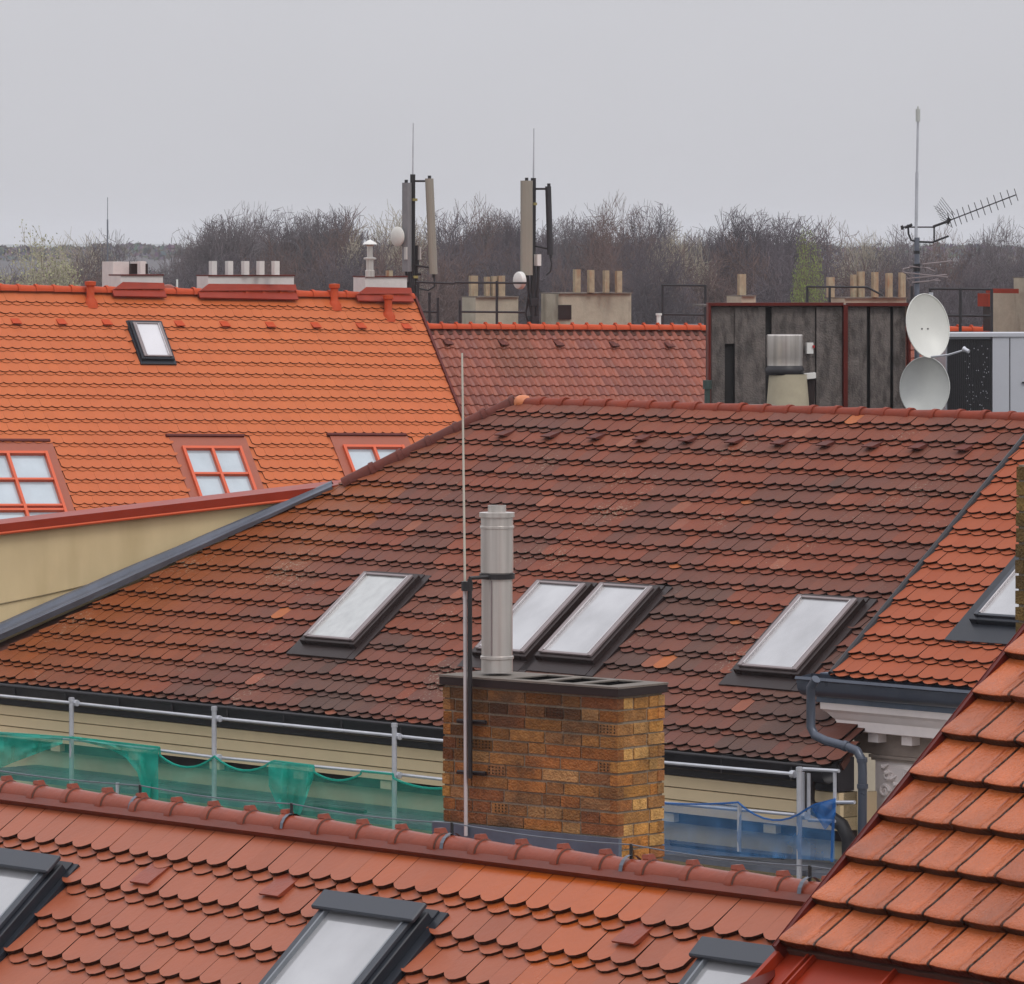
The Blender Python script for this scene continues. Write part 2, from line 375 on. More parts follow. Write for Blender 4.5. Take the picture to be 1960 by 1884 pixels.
def col_mid(c, t, lay):
    base = [(.158, .056, .037), (.138, .053, .037), (.114, .053, .039), (.195, .056, .031), (.094, .050, .039)]
    g = nz(c, t, .55, 3); g2 = nz(c, t, 1.5, 9)
    low = ss(t, 2.6, bE) * .55 + ss(c, -6, 0) * ss(t, 1.8, 3.2) * .4
    x = noise.cell(Vector((c * 1.35 + 40 * math.floor(t / .285), t * 3.5, 2))) * .30 + rnd() * .10 + g * .95 + low * .5 - .28
    if x < .28: col = base[3]
    elif x < .5: col = base[0]
    elif x < .68: col = base[1]
    elif x < .85: col = base[2]
    else: col = base[4]
    if rnd() < .004: col = (.36, .11, .04)
    elif rnd() < .02: col = (.25, .085, .05)
    d = hipdist(c, t) * sgn
    wet = ss(1.7 + (g2 - .5) * 2.2 - (0 if c > HIPB[0] else 0), 0, 1.7) if False else (1 - ss(d + (g2 - .5) * 1.6, .5, 2.0 + 0.25 * t))
    if t < HIPB[1]: wet *= .5
    if c > HIPB[0] + 1: wet *= 0
    wc = (.22, .056, .013)
    col = tuple(lerp(col[i], wc[i], wet * .92) for i in range(3))
    col = jit(col, .07); return (*col, wet * .4)
hM = []
def sky_m(u, v, w, L): a, b = FM.px(u, v, .1); return (a, b, w, L)
SKM = [sky_m(700, 1096, .86, 1.14), sky_m(1031, 1112, .80, 1.16), sky_m(1152, 1117, .84, 1.16), sky_m(1531, 1140, .86, 1.14)]
for (a, b, w, L) in SKM: hM.append((a - .06, a + w + .06, b, b + L))
CUT = [(p[1], p[0]) for p in (FM.px(*q) for q in ((1588, 1372), (1634, 1424), (1608, 1463)))]
CUT = [(CUT[0][0] - .2, CUT[0][1])] + CUT
def alim(b):
    if b < CUT[0][0]: return 1e9
    for (b0_, a0_), (b1_, a1_) in zip(CUT[:-1], CUT[1:]):
        if b <= b1_: return a0_ + (a1_ - a0_) * (b - b0_) / (b1_ - b0_)
    return CUT[-1][1]
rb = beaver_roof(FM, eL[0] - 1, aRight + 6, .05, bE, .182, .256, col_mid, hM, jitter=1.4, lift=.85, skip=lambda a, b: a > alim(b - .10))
brk0 = FM.px(2010, 790); brk1 = FM.px(1605, 1283)
polyM = [(RIDL[0], 0), (aRight, 0), (aRight, bE + .3), (WALB[0] - .6, bE + .3), WALB, HIPB]
# hip and wall line are nearly straight: clip with each
clips = [(co, no) if i_ < 3 else (co + no * (.10 if i_ >= 4 else 0), no) for i_, (co, no) in enumerate(clip_from(FM, polyM))]
mid_roof = rb.build('roof', M_tile, mid, clip=clips)
roof_deck(FM, [(RIDL[0], 0), (aRight, 0), (aRight, CUT[0][0] + .02)] + [(a - .03, b) for b, a in CUT[:-1]] + [(CUT[-1][1] - .03, bE - .05), (WALB[0] - .3, bE - .05), WALB, HIPB], M_deck, mid_roof, thick=.07)
rg = MB(); ridge_run(rg, FM.pt(aRight + 0, -.03, .0), FM.pt(RIDL[0] + .1, -.03, -.01), .335, .072, knob=False, down=.3)
rg.build('ridge', M_ridge_mid, mid, smooth=True)
rg = MB(); ridge_run(rg, FM.pt(RIDL[0] + .0, -.0, .0), FM.pt(HIPB[0], HIPB[1], .045), .36, .08, knob=False, down=.3, wob=.01)
rg.build('hip_ridge', M_ridge_dark, mid, smooth=True)
rg = MB(); q = FM.pt(RIDL[0] + .12, -.02, .06); rg.lathe(q + Vector((.06, 0, -.03)), (-.8, -.3, .12), [(.0, .11), (.045, .10), (.075, .06), (.083, 0), (.08, -.04), (.07, -.04)], 14)
rg.build('ridge_end_cap', mat('pale_orange_clay', srgb(200, 120, 76), .5), mid, smooth=True)
for (a, b, w, L), (gm) in zip(SKM, (G_stripe, G_white, G_white, G_white)):
    skylight(mid, FM, a, b, w, L, M_frame, M_sash, gm)
# vent tiles on middle house
def vent_mesh(fr, a, b, w=.17, l=.2, h=.085):
    h *= .6; w *= .85
    mb = MB(); x0, x1 = a - w / 2, a + w / 2
    h += .02; v = [fr.pt(x0, b - l, .03), fr.pt(x1, b - l, .03), fr.pt(x0, b, .045 + h), fr.pt(x1, b, .045 + h), fr.pt(x0, b, .045 + h - .014), fr.pt(x1, b, .045 + h - .014), fr.pt(x0, b - .08, .03), fr.pt(x1, b - .08, .03),
         fr.pt(x0 + .01, b - .01, .03), fr.pt(x1 - .01, b - .01, .03)]
    mb.add(v, [(0, 1, 3, 2), (2, 3, 5, 4), (0, 2, 4, 6), (1, 3, 5, 7), (0, 1, 7, 6), (4, 5, 7, 6)]); return mb
for i in range(11):
    u = 958 + i * 88.0; v = 830 + i * 2.75
    a, b = FM.px(u, v, .1)
    mb = vent_mesh(FM, a, b + .03, .17, .2, .07); mb.build('vent_tile', M_ridge_dark, mid)
# zinc flashing along firewall
fl = MB()
dirW = Vector((WALB[0] - HIPB[0], WALB[1] - HIPB[1])); dirW.normalize(); nW = Vector((-dirW.y, dirW.x))
if nW.x < 0: nW = -nW
def wpt(t, off, n): # t along wall line from HIPB, off to the right
    p = Vector(HIPB) + dirW * t + nW * off; return FM.pt(p.x, p.y, n)
LW = (Vector(WALB) - Vector(HIPB)).length
vs = []
for i in range(13):
    t = .12 + (LW - .12) * i / 12
    for off, n in ((-.10, .05), (-.10, .15), (-.03, .16), (.01, .125), (.06, .12), (.11, .14), (.14, .135), (.15, .07)):
        f_ = .45 + .55 * min(1, max(0, t) / 3)
        vs.append(wpt(t, -.10 + (off + .10) * f_ + ru(-.004, .004), (n if n < .06 else .05 + (n - .05) * f_) + ru(-.003, .003)))
fl.add(vs, [(i * 8 + j, i * 8 + j + 1, (i + 1) * 8 + j + 1, (i + 1) * 8 + j) for i in range(12) for j in range(7)])
fl.build('valley_flashing', M_zinc, mid)
# firewall between middle house and left orange house
def fwp(t, z): p = wpt(t, -.12, 0); return Vector((p.x, p.y, z))
pa = wpt(0, -.12, 0); pb = wpt(LW, -.12, 0)
hdir = Vector((pb.x - pa.x, pb.y - pa.y, 0)); hn = Vector((-hdir.y, hdir.x, 0)).normalized()
if hn.y < 0: hn = -hn
ztopA = hitp(660, 932, pa, hn).z; ztopB = hitp(-60, 1015, pb, hn).z
print('firewall', pa, pb, ztopA, ztopB)
fw_ = thing('boundary_wall', 'cream rendered fire wall with sloping red metal coping at the left', 'wall', (pa.x, pa.y, 14))
mb = MB(); mb.prism([Vector((pa.x, pa.y, ztopA)), Vector((pb.x, pb.y, ztopB)), Vector((pb.x, pb.y, 8)), Vector((pa.x, pa.y, 8))], hn * .3)
mb.build('wall', M_cream, fw_)
# thin cable on the firewall
cb = MB()
c0 = hitp(-20, 1160, pb, hn); c1 = hitp(395, 1052, pb, hn)
cb.path([c0.lerp(c1, i / 8) - hn * .012 + Vector((0, 0, -.05 * math.sin(math.pi * i / 8))) for i in range(9)], .007, 5); cb.build('cable', mat('cable_grey', srgb(140, 125, 95), .7), fw_)
mb = MB()
for k, (off0, off1, z0, z1) in enumerate([(-.06, .42, -.0, .035), (-.085, -.06, -.07, .035)]):
    A0 = Vector((pa.x, pa.y, ztopA)) - hn * 0; B0 = Vector((pb.x, pb.y, ztopB))
    A0 = A0 - (B0 - A0).normalized() * .05
    if k == 0:
        mb.box8([A0 + hn * -.06 + Vector((0, 0, .0)), B0 + hn * -.06 + Vector((0, 0, .0)), B0 + hn * .36 + Vector((0, 0, .03)), A0 + hn * .36 + Vector((0, 0, .03)),
                 A0 + hn * -.06 + Vector((0, 0, .03)), B0 + hn * -.06 + Vector((0, 0, .03)), B0 + hn * .36 + Vector((0, 0, .075)), A0 + hn * .36 + Vector((0, 0, .075))])
    else:
        mb.box8([A0 + hn * -.085 + Vector((0, 0, -.06)), B0 + hn * -.085 + Vector((0, 0, -.06)), B0 + hn * -.062 + Vector((0, 0, -.06)), A0 + hn * -.062 + Vector((0, 0, -.06)),
                 A0 + hn * -.085 + Vector((0, 0, .03)), B0 + hn * -.085 + Vector((0, 0, .03)), B0 + hn * -.062 + Vector((0, 0, .03)), A0 + hn * -.062 + Vector((0, 0, .03))])
mb.build('coping', M_redmetal, fw_)
mb = MB(); A0 = Vector((pa.x, pa.y, ztopA)); B0 = Vector((pb.x, pb.y, ztopB))
mb.tube(A0 - hn * .075 + Vector((0, 0, -.075)), B0 - hn * .075 + Vector((0, 0, -.075)), .018, n=8); mb.build('coping_lip', M_redframe, fw_)

# ---- eave, gutter, wall of middle house
E0 = FM.pt(0, bE, 0)      # a point on the eave
Zv = Vector((0, 0, 1))
def VH(u, v, k): return hitp(u, v, E0 + Pm * k, Pm)     # pixel on vertical plane k metres in front of the eave
def eave_pt(a, k, z): p = FM.pt(a, bE, 0) + Pm * k; p.z = E0.z + z; return p
aL = eL[0] - 1.0; aEnd = FM.px(1600, 1462)[0]
g = MB()
prof = [(.02, .03), (.0, -.02), (.01, -.07), (.05, -.11), (.10, -.125), (.15, -.11), (.185, -.07), (.195, -.01), (.215, .0), (.205, .02), (.185, .01)]
vs = []
for a in (aL, aEnd):
    vs += [eave_pt(a, k * 1.15 - .04, z * 1.25 - .015) for k, z in prof]
m = len(prof); g.add(vs, [(j, j + 1, m + j + 1, m + j) for j in range(m - 1)]); 
go = g.build('gutter', M_gutter, mid, smooth=True)
sol = go.modifiers.new('t', 'SOLIDIFY'); sol.thickness = .006
for a_ in [aL + 1.0 * i for i in range(int((aEnd - aL) / 1.0))]:
    pass
a_ = aL + .5
while a_ < aEnd:
    br = MB(); br.boxf(Frame(eave_pt(a_, 0, 0), FM.A, -Zv), -.012, .012, -.01, .15, .0, .185); a_ += .9; br.build('gutter_bracket', M_gutter, go)
# soffit and cornice boards
w = MB(); fW = Frame(eave_pt(aL, 0, -.10), FM.A, -Zv)
LL = aEnd - aL
w.boxf(fW, 0, LL, -.16, .15, -.26, -.04); w.build('fascia', M_gutter, mid)
w = MB(); bb = .162
for i, (h_, n_) in enumerate([(.115, -.06), (.12, -.075), (.13, -.09)]):
    w.boxf(fW, 0, LL, bb, bb + h_ - .012, -.3, n_); bb += h_
cor = w.build('cornice', M_creamwall, mid)
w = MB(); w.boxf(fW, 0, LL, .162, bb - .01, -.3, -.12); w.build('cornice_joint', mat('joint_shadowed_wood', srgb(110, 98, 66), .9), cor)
w = MB(); w.boxf(fW, 0, LL, bb, 12, -.75, -.32); w.build('wall', M_beigewall, mid)
w = MB(); w.boxf(fW, 0, LL, bb + .002, bb + .10, -.316, -.2); w.build('soffit_board', M_frame, mid)
x = .3
while x < LL - .3:
    w = MB(); w.boxf(fW, x, x + .16, bb + .004, bb + .085, -.19, -.12); x += 1.35; w.build('bracket', M_beigewall, mid)
# house body back slope
w = MB(); r0 = FM.pt(RIDL[0], 0, -.2); r1 = FM.pt(aRight, 0, -.2)
bk = -Pm * 5
w.prism([r0, r1, r1 + bk - Zv * 3.4, r0 + bk - Zv * 3.4], Vector((0, 0, -.3))); w.build('back_slope', M_deck, mid)

# ---- orange neighbour roof on the right
FO = Frame(FM.pt(0, 0, .42), FM.A, FM.B)
o0 = FO.px(1972, 836); o1 = FO.px(1603, 1287)
bO = FO.px(1700, 1303)[1]; print('orange eave', bO, FO.px(1605, 1287), FO.px(1870, 1318), 'o0', o0)
def col_or(c, t, lay): return (*jit((.32, .080, .034) if rnd() > .12 else (.30, .070, .028), .04), 0)
ora = thing('orange_roofed_house', 'stucco house with newer orange tiles and ornate cornice at the right', 'house', FO.pt(o1[0] + 1, bO, -2))
sO = FO.px(1945, 1068, .1); sOb = FO.px(1850, 1190, .1)
sw_ = .9
SKO = (FO.px(1853, 1192, .1)[0], FO.px(1955, 1072, .1)[1] - .1, sw_, 1.2)
SKO = (SKO[0], FO.px(1900, 1192, .1)[1] - 1.2, .95, 1.2)
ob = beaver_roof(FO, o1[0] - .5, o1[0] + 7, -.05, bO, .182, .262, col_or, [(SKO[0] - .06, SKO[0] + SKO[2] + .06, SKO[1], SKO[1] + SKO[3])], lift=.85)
aOend = o1[0] + 6.5
polyO = [(o0[0], o0[1]), (o1[0], bO + .3), (aOend, bO + .3), (aOend, -.05), (o0[0] + (o0[0] - o1[0]) / (o1[1] - o0[1]) * (o0[1] + .05), -.05)]
oro = ob.build('roof', M_tile_orange, ora, clip=clip_from(FO, polyO))
roof_deck(FO, [polyO[0], (o1[0], bO), (aOend, bO), polyO[3], polyO[4]], M_deck, oro, thick=.42)
vb = MB(); p0 = FO.pt(polyO[4][0], polyO[4][1], .04); p1 = FO.pt(o1[0], bO + .02, .04); vb.tube(p0, p1, .035, n=8); vb.build('verge_flashing', M_gutter, ora)
rg = MB(); ridge_run(rg, FO.pt(aOend, -.05, .03), FO.pt(o0[0] - .2, -.05, .03), .335, .10, down=.1); rg.build('ridge', M_ridge_mid, ora, smooth=True)
skylight(ora, FO, *SKO, M_frameblk, M_sashgrey, G_white, apron=.24, side=.16, label='skylight with blue-grey apron half hidden behind the brick pillar')
EO = FO.pt(o1[0], bO, 0)
def eo(a, k, z): p = FO.pt(a, bO, 0) + Pm * k; p.z = EO.z + z; return p
aO0 = o1[0] - .20
g = MB(); vs = []
for a in (aO0 - .1, aOend):
    vs += [eo(a, k * 1.15 - .03, z * 1.3 - .03) for k, z in prof]
g.add(vs, [(j, j + 1, m + j + 1, m + j) for j in range(m - 1)]); 
g.add([eo(aO0 - .1, k * 1.15 - .03, z * 1.3 - .03) for k, z in prof], [tuple(range(m))])
g.build('gutter', M_gutterblue, ora, smooth=True)
fO = Frame(eo(aO0, 0, 0), FM.A, -Zv)
w = MB(); w.boxf(fO, -.0, 7, -.02, .06, -.5, -.02); w.build('eave_board', M_lead, ora)
w = MB(); w.boxf(fO, .0, 7, .1, .248, -.9, .03); w.build('flashing', M_lead, ora)
w = MB()
c = fO
cp = [(.02, .25), (.02, .31), (-.02, .34), (-.06, .39), (-.08, .41), (-.08, .50), (-.10, .508)]
vs = []
for a in (.04, 7): vs += [c.pt(a + (-(n_) * 1.0 + .02 if a < 1 else 0), b_, n_) for n_, b_ in cp] + [c.pt(a + (.12 if a < 1 else 0), .508, -.9), c.pt(a, .25, -.9)]
mm = len(cp) + 2; w.add(vs, [(j, (j + 1) % mm, mm + (j + 1) % mm, mm + j) for j in range(mm)] + [tuple(range(mm)), tuple(range(mm, 2 * mm))])
w.build('cornice', M_pink, ora)
wa0 = .46
w = MB(); w.boxf(c, wa0 - .26, 7, .51, .72, -.9, -.27); w.build('frieze', M_pinkdark, ora)
x = wa0 + .02
while x < 4: w = MB(); w.boxf(c, x, x + .13, .512, .60, -.268, -.16); x += .42; w.build('dentil', M_pink, ora)
w = MB(); w.boxf(c, wa0 - .05, 7, .722, .75, -.9, -.24); w.boxf(c, wa0 - .03, 7, .752, .775, -.9, -.255); w.build('moulding', M_pinkdark, ora)
w = MB(); w.boxf(c, wa0, 7, .777, 1.30, -.9, -.28); w.boxf(c, wa0 + .1, 7, .83, 1.27, -.279, -.27); wl = w.build('wall', M_pink, ora)
w = MB(); w.boxf(c, wa0, 7, 1.302, 14, -.9, -.28); w.build('lower_wall', M_redwall, ora)
# stucco ornament: scrolls and leaves
w = MB()
def scroll(cx, cy, r, turns, s=1, rr=.019):
    cx -= .15
    cy = .83 + (cy - 1.0) * .66; r *= .8
    pts = []
    for i in range(18):
        t = i / 17; an = t * turns * 2 * math.pi * s; R_ = r * (1 - t * .85); pts.append(c.pt(cx + math.cos(an) * R_, cy + math.sin(an) * R_, -.262))
    w = MB(); w.path(pts, [rr * (1 - .4 * i / 17) for i in range(18)], 6); w.build('stucco_scroll', M_pink, ora, smooth=True)
def leaf(cx, cy, L_, an, wd):
    cx -= .15; wd *= 1.4
    cy = .83 + (cy - 1.0) * .66
    for t in range(2):
        pass
    p0 = c.pt(cx, cy, -.27); p1 = c.pt(cx + math.cos(an) * L_ * .5, cy + math.sin(an) * L_ * .5, -.235); p2 = c.pt(cx + math.cos(an) * L_, cy + math.sin(an) * L_, -.265)
    w = MB(); w.path([p0, p1, p2], [.008, wd, .004], 6); w.build('stucco_leaf', M_pink, ora, smooth=True)
for (x, y, r, t, s) in ((.78, 1.10, .07, 1.4, 1), (1.02, 1.08, .06, 1.5, -1), (.74, 1.34, .08, 1.5, -1), (1.0, 1.36, .06, 1.3, 1), (.82, 1.56, .06, 1.4, 1), (1.3, 1.2, .1, 1.6, 1), (1.25, 1.45, .08, 1.5, -1), (1.1, 1.58, .05, 1.2, 1), (1.55, 1.12, .06, 1.5, -1)): scroll(x, y, r, t, s)
for i in range(9): leaf(.70 + i * .035, 1.03 + i * .05, .1, -.5 + (i % 3) * .4, .016)
for i in range(10): leaf(.95 + ru(0, .6), ru(1.0, 1.6), .09, ru(-3, 3), .015)
# downpipe of the orange house (swan neck)
w = MB()
pp = [VH(1562, 1300, .35), VH(1552, 1316, .33), VH(1552, 1345, .32), VH(1552, 1392, .3), VH(1560, 1408, .3), VH(1580, 1418, .28), VH(1618, 1428, .2), VH(1640, 1437, .18), VH(1650, 1455, .16), VH(1651, 1480, .15), VH(1650, 1700, .15)]
w.path(pp, .042, 12)
for k in (6, 8): w.tube(pp[k] - (pp[k + 1] - pp[k]).normalized() * .02, pp[k] + (pp[k + 1] - pp[k]).normalized() * .02, .05, n=12)
q = pp[9]; w.tube(q - Zv * .1, q - Zv * .14, .052, n=12)
w.build('downpipe', M_gutterblue, ora, smooth=True)
# side wall (return) of middle house at the right end
w = MB(); s0 = VH(1612, 1470, -.1); s1 = VH(1650, 1440, -.8)
# black drain pipe of the middle house
w = MB()
pp = [VH(1556, 1478, .12), VH(1548, 1495, .12), VH(1546, 1530, .12), VH(1552, 1545, .12), VH(1590, 1565, .1), VH(1612, 1580, .08), VH(1624, 1605, .08), VH(1626, 1720, .08)]
w.path(pp, .065, 12); w.build('downpipe', M_black, mid, smooth=True)
w = MB(); fR = Frame(fW.pt(LL + .002, 0, 0), FM.A, -Zv); w.boxf(fR, 0, .06, .17, 12, -.5, -.30); w.build('end_wall', M_creamwall, mid)

# ================================================================= SCAFFOLD
sc = thing('scaffolding', 'galvanised tube scaffolding with railings along the middle house eave', 'scaffold', VH(755, 1600, .75))
K = .62
for (u, vt, vb_) in ((137, 1335, 1700), (410, 1352, 1700), (755, 1384, 1720), (1530, 1468, 1740)):
    w = MB(); w.tube(VH(u, vb_, K), VH(u, vt, K), .026, n=10); w.tube(VH(u, vt + 8, K), VH(u, vt + 1, K), .033, n=10); w.build('post', M_galv, sc, smooth=True)
def rail(pts, r=.016, k=K - .06, name='rail'):
    for (p, q) in zip(pts[:-1], pts[1:]):
        w = MB(); w.tube(VH(*p, k), VH(*q, k), r, n=8); w.build(name, M_galv, sc, smooth=True)
rail([(-40, 1328), (133, 1345), (406, 1374), (750, 1408), (1128, 1447), (1522, 1482)])
rail([(-40, 1401), (133, 1415), (406, 1449), (750, 1481), (1128, 1524), (1522, 1560)])
for (p, q) in (((1537, 1472), (1606, 1476)), ((1537, 1478), (1537, 1556)), ((1548, 1480), (1548, 1570)), ((1598, 1478), (1598, 1545)), ((1600, 1536), (1636, 1536)), ((1548, 1570), (1598, 1572))):
    w = MB(); w.tube(VH(*p, K - .1), VH(*q, K - .1), .017, n=8); w.build('end_rail', M_galv, sc, smooth=True)
# deck: planks below the nets
w = MB()
for (u0, v0, u1, v1, k0, k1) in ((-60, 1500, 1600, 1665, -.1, .5),):
    q0 = VH(u0, v0, k1); q1 = VH(u1, v1, k1)
    z = (q0.z + q1.z) / 2
zd = VH(755, 1572, K).z
pL = VH(-60, 1500, K); pR = VH(1600, 1680, K)
for j in range(3):
    a_ = pL + (Pm * -(j * .3 + .05)); b_ = pR + (Pm * -(j * .3 + .05))
    d_ = (b_ - a_); d_.z = 0; Ld = d_.length; d_.normalize(); n_ = int(Ld / 2.5)
    for i in range(n_ + 1):
        s_ = a_ + d_ * (i * 2.5); s_.z = zd - .06
        w.obox(s_, d_, 2.46, .27, .05, Y=-Pm)
w.build('deck_plank', M_zinc, sc)
w = MB()
for (u0, u1, dv) in ((50, 170, 0), (190, 300, 0), (330, 520, 3), (560, 700, 0), (1285, 1500, 4)):
    a_ = VH(u0, 1480 + u0 * .105, K - .25); b_ = VH(u1, 1480 + u1 * .105 + dv, K - .25); w.tube(a_, b_, .022, n=6)
w.build('ledger', M_gutter, sc)
for (u, v) in ((225, 1498), (545, 1505), (930, 1590), (1415, 1540)):
    w = MB(); w.tube(VH(u, v, K + .03), VH(u, v + 90, K + .03), .02, n=8); w.build('short_post', M_galv, sc)
# clamps
for (u, v) in ((146, 1346), (419, 1376), (763, 1410), (763, 1484), (419, 1450), (1518, 1482), (1540, 1562)):
    w = MB(); q = VH(u, v, K - .03); w.tube(q - FM.A * .025, q + FM.A * .025, .034, n=8); w.build('clamp', M_galv, sc)

def netting(name, label, top, bot, mtl, k=K + .03, nv=14, step=9, amp=.03, tilt=0, seed=0):
    # top/bot: polylines (u,v); builds a hanging rippled sheet
    def interp(pl, u):
        for (p, q) in zip(pl[:-1], pl[1:]):
            if p[0] <= u <= q[0]:
                t = (u - p[0]) / max(1e-6, q[0] - p[0]); return p[1] + (q[1] - p[1]) * t
        return pl[-1][1] if u > pl[-1][0] else pl[0][1]
    us = []; u = top[0][0]
    while u < top[-1][0]: us.append(u); u += step
    us.append(top[-1][0]); w = MB(); vs = []
    for i, u in enumerate(us):
        vt, vb_ = interp(top, u), interp(bot, u)
        for j in range(nv + 1):
            t = j / nv
            r = amp * (math.sin(u * .11 + seed) + .6 * math.sin(u * .27 + t * 2 + seed)) * (.3 + t) + .05 * (noise.noise(Vector((u * .03, t * 3, seed))))
            vs.append(VH(u, vt + (vb_ - vt) * t, k + r))
    n = nv + 1
    w.add(vs, [(i * n + j, i * n + j + 1, (i + 1) * n + j + 1, (i + 1) * n + j) for i in range(len(us) - 1) for j in range(nv)])
    return w
def swag(u0, v0, u1, v1, dip, n=8): return [(u0 + (u1 - u0) * i / n, v0 + (v1 - v0) * i / n + dip * 4 * (i / n) * (1 - i / n)) for i in range(n + 1)]
topG = [(-40, 1400), (137, 1412), (305, 1431)] + swag(306, 1446, 410, 1448, 22) + swag(411, 1448, 520, 1458, 22) + [(525, 1457), (600, 1466)] + swag(601, 1478, 690, 1482, 14) + [(692, 1476), (752, 1482)] + swag(753, 1490, 900, 1497, 16)
gn = thing('safety_netting', 'torn translucent green safety netting hung on the scaffold left of the chimney', 'netting', VH(410, 1600, K))
netting('n', None, topG, [(-40, 1560), (900, 1640)], M_green).build('sheet', M_green, gn, smooth=True)
netting('n', None, [(-40, 1402), (120, 1410)], [(-40, 1490), (20, 1462), (120, 1424)], M_green2, k=K + .08, step=6, seed=2).build('fold', M_green2, gn, smooth=True)
netting('n', None, [(137, 1409), (305, 1430)], [(137, 1414), (210, 1434), (240, 1450), (262, 1478), (275, 1520), (285, 1555), (305, 1432)], M_green2, k=K + .09, step=5, seed=4).build('fold', M_green2, gn, smooth=True)
netting('n', None, [(270, 1440), (303, 1432)], [(270, 1556), (303, 1530)], M_green2, k=K + .11, step=5, seed=5).build('fold', M_green2, gn, smooth=True)
netting('n', None, [(514, 1458), (600, 1464)], [(514, 1505), (530, 1540), (545, 1560), (575, 1560), (600, 1490)], M_green2, k=K + .1, step=4, amp=.05, seed=6).build('fold', M_green2, gn, smooth=True)
hm = MB()
for i in range(len(topG) - 1):
    hm.tube(VH(*topG[i], K + .05), VH(*topG[i + 1], K + .05), .012, n=5)
hm.build('hem', M_green2, gn)
topB = swag(1200, 1530, 1412, 1536, 6) + swag(1413, 1536, 1545, 1548, 28) + [(1560, 1540), (1598, 1530)]
bn = thing('safety_netting', 'translucent blue safety netting with sagging hem right of the chimney', 'netting', VH(1420, 1640, K))
netting('n', None, topB, [(1200, 1630), (1596, 1648)], M_blue, seed=8).build('sheet', M_blue, bn, smooth=True)
netting('n', None, [(1555, 1545), (1600, 1528)], [(1555, 1552), (1580, 1590), (1600, 1560)], M_blue2, k=K + .08, step=4, seed=9).build('fold', M_blue2, bn, smooth=True)
hm = MB()
for i in range(len(topB) - 1): hm.tube(VH(*topB[i], K + .05), VH(*topB[i + 1], K + .05), .010, n=5)
hm.tube(VH(1596, 1530, K + .05), VH(1592, 1650, K + .05), .014, n=5)
hm.build('hem', M_blue2, bn)

# ================================================================= NEAR HOUSE
dN = 30.3
FN = Frame(P(640, 1598, dN), -Rm, slope(Pm, rad(40)))
near = thing('tiled_house', 'nearest clay tiled roof with three skylights and a brick chimney', 'house', FN.pt(0, 3, -7))
def col_near(c, t, lay):
    col = jit((.42, .155, .105) if lay else (.40, .145, .1), .06)
    u, v = to_uv(FN.pt(c, t))
    u, v = c, t
    return (*col, 0)
wetC = FN.px(1080, 1690)
def col_near2(c, t, lay):
    g = nz(c, t, 2.2, 5)
    # damp patches on the tiles below the ridge
    d1 = math.hypot((c - wetC[0]) / 1.5, (t - wetC[1]) / .42) + (g - .5) * .9
    d2 = math.hypot((c - wetC[0] - .5) / .35, (t - wetC[1] - .6) / .5) + (g - .5) * .9
    wet = max(1 - ss(d1, .45, 1.05), .7 * (1 - ss(d2, .3, 1.0)))
    col = jit((.315, .084, .037) if rnd() > .1 else (.285, .072, .030), .035)
    wc = (.40, .080, .009)
    return (*[lerp(col[i], wc[i], wet) for i in range(3)], max(wet, .25 + .4 * max(0, g - .5)))
bN = FN.px(0, 2010)[1] + .3
def sk_n(u, v): return FN.px(u, v, .17)
s1 = sk_n(112, 1643); s2 = sk_n(622, 1708); s3 = sk_n(1345, 1798)
SKN = [(s1[0] - .80, s1[1], .80, 1.2), (s2[0], s2[1], .84, 1.42), (s3[0], s3[1], .84, 1.42)]
holes = [(a - .04, a + w_ + .04, b, b + L_) for a, b, w_, L_ in SKN]
aN0 = FN.px(-120, 1560)[0] - 2.2; aN1 = FN.px(1700, 1720)[0] + 3
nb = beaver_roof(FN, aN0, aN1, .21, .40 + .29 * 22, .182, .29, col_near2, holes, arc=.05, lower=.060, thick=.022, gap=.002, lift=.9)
nroof = nb.build('roof', M_tile_near, near, clip=[(FN.pt(0, .10, 0), -FN.B)])
roof_deck(FN, [(aN0, 0), (aN1, 0), (aN1, bN), (aN0, bN)], M_deck, nroof)
w = MB(); w.boxf(FN, aN0, aN1, .05, .098, .03, .060); w.boxf(FN, aN0, aN1, .100, .110, .03, .067); w.build('ridge_flashing', M_wet, near)
w = MB(); gr_ = MB(); ridge_run(w, FN.pt(aN0, -.0, .0), FN.pt(aN1, -.0, .0), .334, .073, down=.45, seg=14, joint_mb=gr_); rdo = w.build('ridge', M_ridge, near, smooth=True); gr_.build('joint_ring', M_deck, rdo)['kind'] = 'stuff'
w = MB(); w.boxf(FN, aN0, aN1, .02, .09, -.02, .05); w.build('ridge_bedding', M_deck, near)
skylight(near, FN, *SKN[0], M_frameblk, M_sashgrey, G_white, hood=True, bead=M_bead, label='cropped anthracite skylight nearest the left edge of the roof', side=.05, fw=.075)
skylight(near, FN, *SKN[1], M_frameblk, M_sashgrey, G_white, hood=True, bead=M_bead, label='large anthracite skylight in the middle of the near roof', side=.07, fw=.075)
skylight(near, FN, *SKN[2], M_frameblk, M_sashgrey, G_white, hood=True, bead=M_bead, label='anthracite skylight partly hidden by the red metal edge', side=.05, fw=.075)
for (u, v) in ((264, 1858 - 175), (512, 1706), (1190, 1797)):
    a, b = FN.px(u, v, .1); mb = vent_mesh(FN, a, b + .01, .2, .26, .03); mb.build('vent_tile', M_ridge, near)
